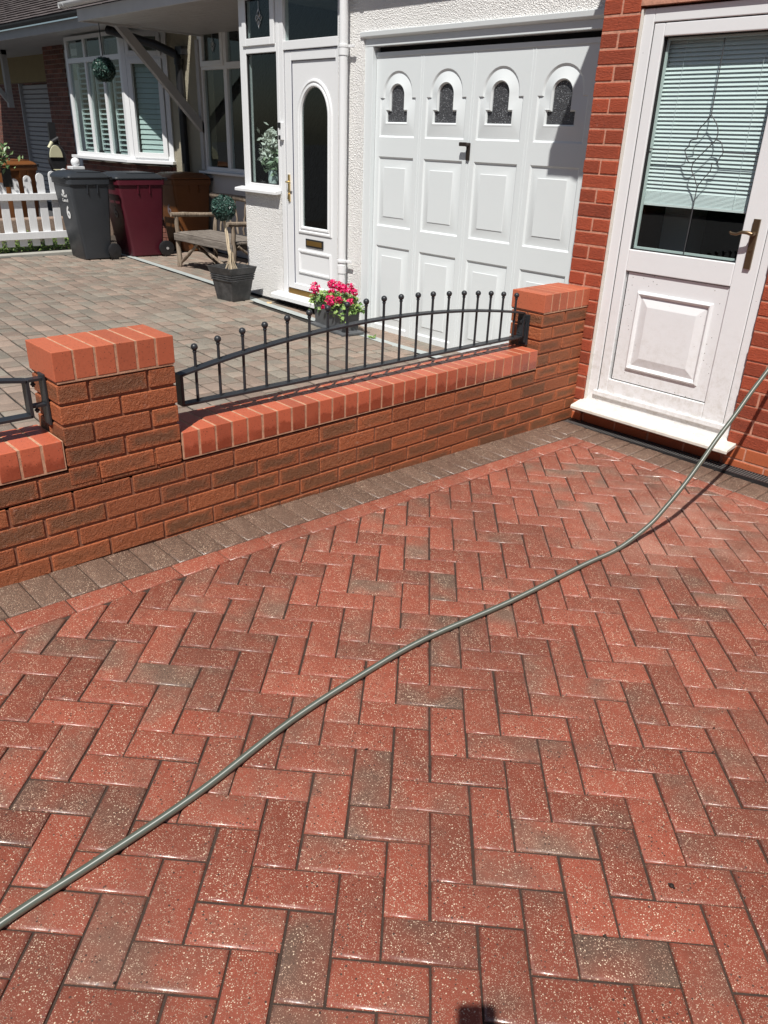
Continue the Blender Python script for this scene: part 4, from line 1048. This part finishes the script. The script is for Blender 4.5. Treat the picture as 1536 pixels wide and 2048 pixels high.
# ------------------------------------------------------------------ wheelie bins
def text(body,size,mat,M,parent,name,depth=.001,bold=False):
    cu=bpy.data.curves.new(name,'FONT'); cu.body=body; cu.size=size; cu.extrude=depth; cu.align_x='CENTER'; cu.align_y='CENTER'
    if bold: cu.offset=size*.03
    o=bpy.data.objects.new(name,cu); S.collection.objects.link(o)
    me=bpy.data.meshes.new_from_object(o.evaluated_get(bpy.context.evaluated_depsgraph_get())); bpy.data.objects.remove(o); bpy.data.curves.remove(cu)
    me.transform(M); me.materials.clear(); me.materials.append(MAT[mat]); me.name=name
    o=bpy.data.objects.new(name,me); S.collection.objects.link(o); o.parent=parent; return o
def binmat(n,c): plain(n,c,.42,0,.12,4,.15,40)
binmat('bin_grey',(.036,.041,.048)); binmat('bin_lid_grey',(.026,.030,.035)); binmat('bin_maroon',(.085,.010,.020)); binmat('bin_brown',(.17,.062,.018)); plain('white_print',(.75,.76,.76),.5); plain('faded_print',(.17,.14,.15),.5); plain('wheel_rim',(.55,.55,.56),.35,.3)
def make_bin(body,lid,label,loc,rim,num='6',printm='white_print',rz=0,crest=False,sy=1):
    t=thing('wheelie_bin',label,'bin',loc,None,rz); t.scale=(1,sy,1)
    # local: front faces -y, wheels at +y; footprint top .58 x .64
    k=MB(); secs=[(0,.195,.195,.0),(.02,.215,.208,0),(.55,.245,.26,.0),(.80,.262,.285,0),(.90,.268,.290,0),(.905,.282,.308,0),(.965,.282,.310,0)]
    vs=[];fs=[];N=None
    def rsq(a,b_,z,c=.035):
        o=[]
        for sx,sy,st in ((1,1,0),(-1,1,90),(-1,-1,180),(1,-1,270)):
            for i in range(4):
                an_=R(st+30*i); o.append((sx*(a-c)+c*math.cos(an_),sy*(b_-c)+c*math.sin(an_),z))
        return o
    cen={0:.035,.02:.035,.55:.015,.80:0,.90:0,.905:0,.965:0}
    for z,a,b_,_ in secs: vs+=[(x,y+cen[z],zz) for x,y,zz in rsq(a,b_,z)]
    N=16
    for i in range(len(secs)-1):
        for q in range(N): q2=(q+1)%N; fs.append((i*N+q,i*N+q2,(i+1)*N+q2,(i+1)*N+q))
    fs.append(tuple(range(N))); fs.append(tuple((len(secs)-1)*N+q for q in range(N)))
    k.add(vs,fs)
    for s in (-1,1): # side ribs under the rim
        for y in (-.05,.10): k.prism([(y-.006,.90),(y+.006,.90),(y+.002,.80),(y-.002,.80)],'x',s*.262,s*.280)
    k.build('body',body,t,smooth=True,angle=35,local=True)
    k=MB(); vs=[];fs=[]; L=[(.972,.288,.318),(.990,.288,.318),(1.02,.258,.288),(1.045,.20,.235),(1.055,.10,.16)]
    for z,a,b_ in L: vs+=[(x,y*(1)-.01,zz+(.012 if y<0 else 0)*0) for x,y,zz in rsq(a,b_,z,.05)]
    for i in range(len(L)-1):
        for q in range(N): q2=(q+1)%N; fs.append((i*N+q,i*N+q2,(i+1)*N+q2,(i+1)*N+q))
    fs.append(tuple(range(N))); fs.append(tuple((len(L)-1)*N+q for q in range(N))); k.add(vs,fs)
    k.box(-.20,.20,-.350,-.318,.966,.985)
    for s in (-1,1): k.prism([(-.25,1.0),(.24,1.01),(.20,1.05),(-.15,1.045)],'x',s*.20,s*.225)
    k.build('lid',lid,t,smooth=True,angle=30,local=True,bevel=.004)
    k=MB(); k.tube([(-.25,.345,.975),(.25,.345,.975)],.014,10)
    for s in (-.24,-.08,.08,.24): k.box(s-.012,s+.012,.295,.352,.955,.99)
    k.build('handle','black_plastic',t,local=True,bevel=.002)
    k=MB(); k.tube([(-.24,.265,.10),(.24,.265,.10)],.012,8); k.build('axle','black_metal',t,local=True)
    for s in (-1,1):
        k=MB(); k.lathe([(.078,-.024),(.098,-.018),(.100,0),(.098,.018),(.078,.024)],26,(s*.262,.265,.10),'x'); wq=k.build('wheel','black_plastic',t,smooth=True,local=True)
        k=MB(); k.lathe([(.02,-.02),(.062,-.0235),(.066,-.018),(.066,.018),(.062,.0235),(.02,.02)],20,(s*.2625,.265,.10),'x'); k.lathe([(.016,.018),(.018,.03)],12,(s*.262,.265,.10),'x'); k.build('rim',rim,wq,smooth=True,local=True)
    tilt=math.atan2(.11,.8)
    Mf=Matrix.Translation((0.02,-.251,.56))@Matrix.Rotation(R(90)+tilt*.8,4,'X')
    text(num,.20,printm,Mf,t,'house_number',.0012,True)
    if crest:
        Mf2=Matrix.Translation((0.02,-.277,.735))@Matrix.Rotation(R(90)+tilt*.8,4,'X'); text('Walsall\nCouncil',.055,printm,Mf2,t,'council_name')
        k=MB(); k.lathe([(.03,0),(.03,.003)],20,(0,0,0)); me=k.build('council_mark',printm,t,local=True); me.data.transform(Matrix.Translation((.02,-.287,.805))@Matrix.Rotation(R(90)+tilt,4,'X'))
    Ms=Matrix.Translation((.262,.12,.62))@Matrix.Rotation(R(90),4,'Z')@Matrix.Rotation(R(90),4,'X')
    return t
def zb(x,y): return zn(x,y)-.004
bx,by_=-7.80,.40
make_bin('bin_grey','bin_lid_grey','dark grey wheelie bin with white number 6, nearest the picket fence',(bx,by_,zb(bx,by_)),'black_plastic','6','white_print',0,True,.86)
bx,by_=-7.89,1.13
make_bin('bin_maroon','bin_lid_grey','maroon wheelie bin with grey lid between grey and brown bins',(bx,by_,zb(bx,by_)),'wheel_rim','6','faded_print',0,False,1.1)
bx,by_=-8.17,2.04
make_bin('bin_brown','bin_brown','brown wheelie bin standing behind the log bench',(bx,by_,zb(bx,by_)),'black_plastic','6','faded_print',0)

# ------------------------------------------------------------------ picket fence, kerb, bed
FX=-8.30
pf=thing('picket_fence','white wooden picket fence with rounded tops beside the grey bin','fence',(FX,-.1,0))
def m_picket():
    t=NT('picket_white'); t.base(t.mix(t.ramp(t.noise(6,5,.7,t.scale((20,20,2))),.3,.8),(.78,.79,.80),(.66,.67,.68))); t.rough(.5); t.bump(t.noise(20,3,.6,t.scale((5,5,.4))),.2,.002); MAT['picket_white']=t.m
m_picket()
tops=[(2,365),(27,357),(51,351),(77,346),(101,342),(127,337)]
ytops=[PX(x,y,FX) for x,y in tops]; stp=(ytops[-1].y-ytops[0].y)/5
ybase=ytops[0].y
for i in range(-10,6):
    y=ybase+stp*i; zt=.965+.018*max(i,0) if i>=-1 else .965; zt=ytops[max(i,0)].z-.0; w_=stp*.30
    zb_=.13; pts=[(y-w_,zb_),(y+w_,zb_),(y+w_,zt-.05)]+[(y+w_*math.cos(a),zt-.05+.05*math.sin(a)) for a in (R(30),R(60),R(90),R(120),R(150))]+[(y-w_,zt-.05)]
    k=MB(); k.prism(pts,'x',FX-.02,FX); k.build('picket','picket_white',pf,bevel=.002)
for (a,b_) in ((PX(40,387,FX).z,PX(40,401,FX).z),(PX(60,464,FX).z,PX(60,478,FX).z)):
    k=MB(); k.box(FX,FX+.035,ybase-stp*10.4,ybase+stp*5.35,b_,a); k.build('rail','picket_white',pf,bevel=.003)
n8=PX(14,355,FX+.01); plain('gate_black',(.02,.02,.02),.5)
k=MB(); k.box(FX,FX+.01,n8.y-.055,n8.y+.055,n8.z-.11,n8.z+.11)
pl8=k.build('number_board','gate_black',pf)
text('8',.20,'white_print',Matrix.Translation((FX+.012,n8.y,n8.z))@Matrix.Rotation(R(90),4,'Z')@Matrix.Rotation(R(90),4,'X'),pf,'house_number',.002,True)
kb=MB(); kb.box(-8.32,-8.17,-5.3,.56,-.1,.055); plain('kerb_concrete',(.36,.35,.31),.9,0,.15,8,.5,70); o=kb.build('kerb','kerb_concrete',bevel=.008); structure(o)
# planting behind the fence: ground cover (stuff) and soil
b=MB(); b.box(-10.2,-8.3,-5.3,1.9,-.1,.05); plain('soil',(.05,.038,.028),.95,0,.3,12,.6,40); structure(b.build('soil_bed','soil'))
m_leaf('bed_green',(.03,.07,.015),(.22,.32,.06),.5)
k=MB(); pts=[(uni(-8.95,-8.36),uni(-1.6,.75),.05+abs(random.gauss(0,.07))) for _ in range(3800)]
leaves(k,pts,.022,asp=1.8,nrm=lambda p:Vector((.3,-.2,.9))); o=k.build('ground_cover','bed_green',base=(-8.6,-.3,.05)); tag(o,'low green ground cover growing in the strip behind the picket fence','ground cover',kind='stuff')
k=MB(); leaves(k,[(uni(-8.7,-8.4),uni(-1.4,.1),.16+abs(random.gauss(0,.12))) for _ in range(60)],.018,asp=1.2); o=k.build('daisies','white_petal',base=(-8.5,-.5,.1)); tag(o,'tiny white flowers scattered low behind the picket fence','small flowers',kind='stuff')
m_mortar('low_stone',(.30,.22,.17)); 
k=MB(); k.box(-9.8,-9.6,-3,1.6,0,.34); o=k.build('low_wall','low_stone',bevel=.02,base=(-9.7,-.5,0)); tag(o,'low crumbling stone edging wall seen through the picket fence','wall')
# shrub overhanging the fence at far left
sh=thing('shrub','leafy green shrub leaning over the fence by the number eight','shrub',(-8.45,-.95,.05))
m_leaf('shrub_leaf',(.04,.10,.03),(.26,.36,.16),.4); c0=PX(5,312,-8.25)
k=MB(); pts=[]
for _ in range(330):
    a=uni(0,6.28); r=abs(random.gauss(0,.13)); pts.append(Vector((-8.3+uni(-.15,.12),c0.y-.12+r*math.cos(a)*1.2,c0.z+.0+r*math.sin(a)*.85)))
leaves(k,pts,.036,asp=1.9,nrm=lambda p:Vector((.7,-.2,.6)).normalized(),curl=.4); k.build('foliage','shrub_leaf',sh)
k=MB()
for _ in range(7): k.tube([(-8.45,-.95+uni(-.05,.05),.05),(-8.42,c0.y-.3,c0.z*.6),(-8.3,c0.y+uni(-.3,.1),c0.z+uni(-.1,.12))],.007,6)
m_wood('branch_bark',(.10,.07,.045),(.2,.15,.1),'z'); k.build('branches','branch_bark',sh)
# gate post with ball finial
gp=PX(152,335,-8.6)
tg=thing('gate_post','short white gate post with ball finial behind the grey bin','post',(gp.x,gp.y,0))
k=MB(); k.box(gp.x-.06,gp.x+.06,gp.y-.06,gp.y+.06,0,gp.z-.02); k.box(gp.x-.085,gp.x+.085,gp.y-.085,gp.y+.085,gp.z-.02,gp.z+.015); k.build('post','picket_white',tg,bevel=.004)
k=MB(); k.ball((gp.x,gp.y,gp.z+.065),.058,18,12); k.build('ball_finial','picket_white',tg,smooth=True)

# ------------------------------------------------------------------ brick house number 8
h8=thing('bay_window_house','dark brick neighbour house with shuttered bay window and tiled canopy','house',(-11,2.7,0))
YB8=2.0; Y8=2.75
def bricks_face(mb,x0,x1,z0,z1,y,dep=.1):
    z=z0;r=0
    while z<z1-.01:
        x=x0-(.1125 if r%2 else 0)
        while x<x1:
            a=max(x,x0);c=min(x+.215,x1)
            if c-a>.02: brick(mb,a,c,y,y+dep,z,min(z+.065,z1),.001)
            x+=.225
        z+=.075;r+=1
k=MB(); bx0,bx1=-11.55,-9.62; bex,bey=-8.95,2.40
bricks_face(k,bx0,bx1,-.05,1.05,YB8+.08)
bricks_face(k,-13.95,-13.05,-.05,2.9,2.6)
bricks_face(k,-26,-13.95,-.05,3.4,4.4)
o=k.build('wall','far_brick',h8)
k=MB(); k.box(bx0,bx1,YB8+.084,Y8,-.1,1.05); k.prism([(bx1,YB8+.084),(bex,bey+.05),(bex,Y8),(bx1,Y8)],'z',-.1,1.05); k.box(-13.945,-13.055,2.604,2.8,-.1,2.9); k.box(-26,-13.95,4.404,4.6,-.1,3.4); k.box(-13.05,-9.0,Y8,Y8+.1,-.1,2.9);k.build('wall_mortar','far_mortar',h8)
# angled brick side under the bay
k=MB(); L=(Vector((bex,bey,0))-Vector((bx1,YB8+.08,0))); ang8=math.atan2(L.y,L.x); MM=Matrix.Translation((bx1,YB8+.08,0))@Matrix.Rotation(ang8,4,'Z')
kk=MB(); bricks_face(kk,0,L.length,-.05,1.05,-.003,.08); k.v=[MM@v for v in kk.v]; k.f=kk.f;k.t=kk.t;k.uv=kk.uv;k.mi=kk.mi; k.build('bay_side_wall','far_brick',h8)
# bay windows
bz0,bz1,btr=1.13,2.83,2.50
def bay(MM,L,muls,nm,single=False):
    k=MB(); W=.075
    k.box(0,W,0,.07,bz0,bz1,M=MM); k.box(L-W,L,0,.07,bz0,bz1,M=MM)
    for m in muls: k.box(m-.028,m+.028,.003,.067,bz0,bz1,M=MM)
    for a,b_ in ((bz0,bz0+.06),(btr-.035,btr+.035),(bz1-.05,bz1)):
        k.box(W,L-W,.002,.068,a,b_,M=MM)
    o=k.build(nm,'white_upvc',h8,bevel=.004); return o
M1=Matrix.Translation((bx0,YB8,0)); W1=bx1-bx0
b1=bay(M1,W1,[W1*.36,W1*.67],'bay_window')
k=MB(); k.box(.05,W1-.05,.03,.034,bz0,bz1,M=M1); k.build('window_pane','window_glass',b1)
k=MB()
for a,b_ in ((.10,W1*.36-.05),(W1*.36+.05,W1*.67-.05),(W1*.67+.05,W1-.10)):
    for x in (a,b_-.045): k.box(x,x+.045,.12,.15,bz0+.03,btr-.04,M=M1)
    k.box(a,b_,.12,.15,bz0+.03,bz0+.09,M=M1); z=bz0+.12
    while z<btr-.06: k.box(a+.045,b_-.045,.112,.116,z,z+.004,M=M1); k.add([M1@Vector(q) for q in ((a+.045,.105,z-.014),(b_-.045,.105,z-.014),(b_-.045,.150,z+.016),(a+.045,.150,z+.016))],[(0,1,2,3)]); z+=.072
k.build('shutters','blind_slat',b1)
L8=(Vector((bex,bey-.03,0))-Vector((bx1,YB8,0))); M2=Matrix.Translation((bx1,YB8,0))@Matrix.Rotation(math.atan2(L8.y,L8.x),4,'Z')
b2=bay(M2,L8.length,[],'bay_side_window')
k=MB(); frame_box(k,.09,L8.length-.09,bz0+.03,btr-.02,.075,-.015,.03)
k.v=[M2@v for v in k.v]; k.build('casement','white_upvc',b2,bevel=.004)
k=MB(); frame_box(k,.09,L8.length-.09,btr+.01,bz1-.02,.06,-.015,.03); k.v=[M2@v for v in k.v]; k.build('top_casement','white_upvc',b2,bevel=.004)
k=MB(); k.box(.05,L8.length-.05,.03,.034,bz0,bz1,M=M2); k.build('window_pane','window_glass',b2)
k=MB(); z=bz0+.12
while z<btr-.06: k.add([M2@Vector(q) for q in ((.17,.075,z-.032),(L8.length-.15,.075,z-.032),(L8.length-.15,.09,z+.032),(.17,.09,z+.032))],[(0,1,2,3)]); z+=.068
k.build('shutters','blind_slat',b2)
k=MB(); k.box(bx0-.08,bx1+.02,YB8-.07,YB8+.09,bz0-.045,bz0); k.build('bay_sill','white_upvc',h8,bevel=.004)
k=MB(); k.box(-.02,L8.length+.02,-.07,.09,bz0-.044,bz0-.001,M=M2); k.build('bay_side_sill','white_upvc',h8,bevel=.004)
k=MB(); k.box(bx0,bx0+.02,YB8+.2,5,0,2.9); k.box(bx0,-9,4.2,4.22,0,2.9); k.box(-9,-8.98,2.9,4.2,0,2.9); k.box(bx0,-9,YB8+.2,4.2,.3,.32); k.build('front_room','room_dark',h8)
# front door of 8, cream panel, garage
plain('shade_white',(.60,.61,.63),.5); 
k=MB(); d0=PY(118,300,2.7);d1=PY(155,300,2.7)
k.box(-13.05,-12.98,2.62,2.72,0,2.78); k.box(-12.98,-11.6,2.64,2.70,2.68,2.78); k.box(-12.98,-11.6,2.64,2.70,2.22,2.30); k.box(-12.98,-12.90,2.64,2.70,0,2.22)
k.build('door_frame','shade_white',h8,bevel=.004)
k=MB(); k.box(-12.90,-11.6,2.66,2.70,0,2.22); fd8=k.build('front_door','shade_white',h8)
k=MB()
for x0 in (-12.78,-12.30): raised(k,x0,x0+.36,.25,1.0,2.66,.02,.014); raised(k,x0,x0+.36,1.1,2.0,2.66,.02,.014)
k.build('door_panels','shade_white',fd8)
k=MB(); k.box(-12.98,-11.6,2.66,2.665,2.30,2.68); k.build('fanlight_pane','window_glass',h8)
plain('cream_paint',(.26,.20,.10),.8); 
k=MB(); a=PY(12,165,3.2); b_=PY(92,92,3.2); k.box(a.x-1.5,b_.x,3.2,3.3,a.z-.02,3.2); k.build('cream_panel','cream_paint',h8)
plain('roller_white',(.36,.36,.37),.6)
k=MB(); p0=PY(60,300,3.25);p1=PY(110,300,3.25); 
for i in range(26): z=.0+i*.09; k.prism([(3.30,z),(3.27,z+.01),(3.265,z+.075),(3.30,z+.088)],'x',p0.x+.05,p1.x+.25)
k.box(p0.x-.0,p0.x+.05,3.2,3.3,0,2.36); k.build('garage_door','roller_white',h8,bevel=.003)
# number 8 canopy: soffit, fascia, gutter, tiles
fy=1.60; fz=2.83
k=MB(); k.box(-21,-8.30,fy,fy+.02,fz,fz+.13); k.build('fascia','canopy_grey',h8,bevel=.003)
k=MB(); k.box(-21,-8.30,fy+.02,4.3,fz+.03,fz+.05); k.build('soffit','canopy_grey',h8)
k=MB(); k.prism([(fy-.055+a,fz+.19+b_) for a,b_ in prof+prof2],'x',-21,-8.30); plain('gutter_dark',(.03,.033,.036),.5); k.build('gutter','gutter_dark',h8,smooth=True)
k=MB(); pitch=R(33); dy,dz=math.cos(pitch),math.sin(pitch); gau=.105
def m_tile():
    t=NT('dark_tile'); a=t.attr('tint'); sp=t.n('SeparateColor'); t.l(a.outputs['Color'],sp.inputs[0]); c=t.mix(sp.outputs[0],(.075,.060,.058),(.11,.09,.086)); c=t.mix(t.math('MULTIPLY',t.ramp(t.noise(5,5,.7),.4,.7),.5),c,(.07,.06,.06)); t.base(c); t.rough(.8); t.bump(t.noise(60,4,.6),.4,.003); MAT['dark_tile']=t.m
m_tile()
for r in range(30):
    y=fy-.07+r*gau*dy; z=fz+.225+r*gau*dz; x=-21+(r%2)*.08
    while x<-8.2:
        k.cur=bt(); j=uni(-.003,.003); X1=min(x+.163,-8.2)
        k.add([(x,y,z+j),(X1,y,z+j),(X1,y+.028,z-.030+j),(x,y+.028,z-.030+j),(x,y+.16*dy,z+.16*dz-.030),(X1,y+.16*dy,z+.16*dz-.030)],[(0,1,5,4),(0,3,2,1)]); x+=.166
k.build('roof','dark_tile',h8)
k=MB(); k.add([(-21,fy-.05,fz+.19),(-8.2,fy-.05,fz+.19),(-8.2,fy-.05+3.4*dy,fz+.17+3.4*dz),(-21,fy-.05+3.4*dy,fz+.17+3.4*dz)],[(0,1,2,3)]); k.build('roof_felt','gutter_dark',h8)
# timber gallows bracket far left
k=MB(); a=PY(5,103,2.4); b_=PY(22,215,2.4); k.box(a.x-.05,a.x+.05,2.35,2.45,b_.z,2.86); k.box(a.x-.05,a.x+.05,1.65,2.45,2.78,2.86); k.prism([(1.70,2.80),(1.79,2.80),(2.40,2.0),(2.40,1.87)],'x',a.x-.035,a.x+.035); k.build('canopy_bracket','canopy_grey',h8)
# black soil pipe at the joint of the two houses
sp_=thing('drainpipe','black drainpipe with a bend running down the cream wall beside the shuttered bay','pipe',(-8.75,2.33,0))
p0=PY(246,52,1.75); p1=PY(366,92,2.33); p1b=PY(362,100,2.33)
k=MB(); xb=PY(372,330,2.33).x
k.tube([(xb,2.33,0),(xb,2.33,2.42),(xb-.01,2.31,2.50),(xb-.30,2.16,2.62),(xb-.95,1.78,2.80)],.055,14); k.build('pipe','black_plastic',sp_,smooth=True)
k=MB(); k.box(xb-.03,xb+.14,2.30,2.40,2.50,2.60); k.tube([(xb,2.33,2.38),(xb,2.33,2.45)],.065,14); k.build('pipe_clip','black_plastic',sp_)
# broom handle leaning
bl_=MB(); a=PY(361,325,2.25); b_=PY(364,275,2.28); bl_.tube([(a.x,2.2,0),(b_.x,2.32,b_.z)],.012,8); m_wood('pale_pole',(.55,.50,.33),(.7,.64,.45),'z'); o=bl_.build('broom_handle','pale_pole',base=(a.x,2.2,0),smooth=True); tag(o,'pale thin pole leaning upright beside the black drainpipe','pole')
# brown bin of number 8 and car charger
bb=make_bin('bin_brown','bin_brown','brown wheelie bin behind the white picket fence by the shrub',(-10.9,.62,.02),'black_plastic','','faded_print',R(20))
ch=PX(113,322,-10.2)
cg=thing('car_charger','cream and black electric car charger with coiled cable on a post behind the picket fence','charger',(ch.x,ch.y,0))
plain('charger_cream',(.55,.53,.36),.4)
k=MB(); k.box(ch.x-.04,ch.x+.0,ch.y-.05,ch.y+.05,0,1.6); k.build('post','black_plastic',cg)
k=MB(); pts=[(ch.y+.135*math.cos(R(a)),ch.z+.03+.20*math.sin(R(a))) for a in range(0,360,20)]; k.prism(pts,'x',ch.x,ch.x+.08); k.build('housing','black_plastic',cg,bevel=.02)
k=MB(); pts=[(ch.y-.03+.10*math.cos(R(a)),ch.z+.05+.17*math.sin(R(a))) for a in range(0,181,20)]; k.prism(pts,'x',ch.x+.08,ch.x+.10); k.prism([(ch.y-.11,ch.z-.11),(ch.y+.07,ch.z-.11),(ch.y+.0,ch.z-.17)],'x',ch.x+.08,ch.x+.1); k.build('front_cover','charger_cream',cg,bevel=.006)
g0=PX(104,284,-10.2); g1=PX(98,296,-10.2)
k=MB(); k.tube([(g0.x,g0.y,g0.z),(g1.x,g1.y,g1.z)],.028,10); k.build('plug','charger_cream',cg,smooth=True)
k=MB(); k.tube([(g0.x,g0.y,g0.z),(g0.x,g0.y+.08,g0.z+.05),(g0.x-.05,g0.y+.1,g0.z-.02)],.03,10); k.tube([(g1.x,g1.y,g1.z),(g1.x,g1.y,.9),(g1.x,g1.y+.02,.6)],.010,8); k.build('cable','black_plastic',cg,smooth=True)

# leaves on the neighbour's drive, a snail on ours
lf_=PN(740,676)
k=MB(); leaves(k,[(lf_.x+uni(-.04,.04),lf_.y+uni(-.03,.03),lf_.z+.012) for _ in range(9)],.028,asp=2,nrm=lambda p:Vector((0,-.2,1))); o=k.build('fallen_leaves','geranium_leaf',base=tuple(lf_)); tag(o,'small green fallen leaf lying on the blocks before the garage door','leaf')
lf_=PN(537,607)
k=MB(); leaves(k,[(lf_.x+uni(-.04,.04),lf_.y+uni(-.02,.02),lf_.z+.01) for _ in range(5)],.022,asp=2,nrm=lambda p:Vector((0,0,1))); plain('dry_leaf',(.55,.40,.22),.8); o=k.build('dry_leaf','dry_leaf',base=tuple(lf_)); tag(o,'dry pale leaf on the grey edging beside the black planter','leaf')
sn=PZ(1343,1772,.04)
for _ in range(5): sn=PZ(1343,1772,zg(sn.x,sn.y)+.002)
k=MB(); k.lathe([(.001,0),(.006,.001),(.005,.004),(.001,.006)],10,tuple(sn)); k.tube([sn+Vector((-.008,0,.002)),sn,sn+Vector((.009,-.002,.002))],.002,6); o=k.build('pebble','dark_bronze',smooth=True,base=tuple(sn)); tag(o,'tiny dark snail shell sized pebble on a red paver near lower right','pebble')

# ------------------------------------------------------------------ across the street: what the windows reflect
plain('opp_render',(.42,.46,.5),.9); m_leaf('hedge_leaf',(.03,.08,.02),(.1,.2,.05),.6)
oh=thing('opposite_house','plain rendered house across the street, mirrored in the window panes','house',(-4,-22,.155))
for x0,x1 in ((-22,-2),(1,20)):
    k=MB(); k.box(x0,x1,-28,-22,.15,5.6); k.build('wall','opp_render',oh)
    k=MB(); k.prism([(-28.4,5.6),(-21.6,5.6),(-25,8.6)],'x',x0-.3,x1+.3); k.build('roof','roof_tile',oh)
    k=MB()
    x=x0+1.5
    while x<x1-2: k.box(x,x+1.6,-22,-21.96,1.1,2.5); k.box(x,x+1.6,-22,-21.96,3.6,4.9); x+=4
    k.build('window','room_dark',oh)
k=MB(); k.box(-20,18,-15.2,-14.2,.15,1.5); leaves(k,[(uni(-20,18),-14.2+uni(-.1,.1),uni(.2,1.6)) for _ in range(4000)],.12); o=k.build('hedge','hedge_leaf',base=(0,-14.7,.15)); tag(o,'clipped green hedge across the street, mirrored in the window panes','hedge')

# the phone that took the picture, held at the camera: its shadow falls on the paving at the foot of the photograph
def GP(x,y):
    d=ray(x,y); n=Vector((-GA[1],-GA[2],1)); return C+d*((GA[0]-n.dot(C))/n.dot(d))
fw=Vector(r2).normalized(); upv=-Vector(r1).normalized(); rt=Vector(r0).normalized()
g_=GP(953,2008); t_=(-.012-(g_-C).dot(fw))/SUN.dot(fw); top_=g_+SUN*t_
plain('phone_black',(.02,.02,.022),.25)
k=MB(); w2_=.0375
PM=Matrix(((rt.x,upv.x,-fw.x,top_.x),(rt.y,upv.y,-fw.y,top_.y),(rt.z,upv.z,-fw.z,top_.z),(0,0,0,1)))
pts=[]
for cx_,cy_,a0 in ((w2_-.01,-.01,0),(-w2_+.01,-.01,90),(-w2_+.01,-.14,180),(w2_-.01,-.14,270)):
    for q in range(5): a=R(a0+22.5*q); pts.append((cx_+.01*math.cos(a),cy_+.01*math.sin(a)))
k.prism(pts,'z',0,.008,M=PM)
o=k.build('phone','phone_black',base=tuple(top_)); tag(o,'black phone taking the picture, seen only by its shadow at the bottom edge','phone')
ca=PY(1322,470,.55); cb_=PY(1374,470,.55); cb=MB(); cb.box(ca.x,cb_.x,.55,.75,-.1,1.35); o=cb.build('cupboard','grey_wall',base=(ca.x,.6,0)); o['label']='pale cupboard dimly seen through the lower glass of the back door'; o['category']='cupboard'
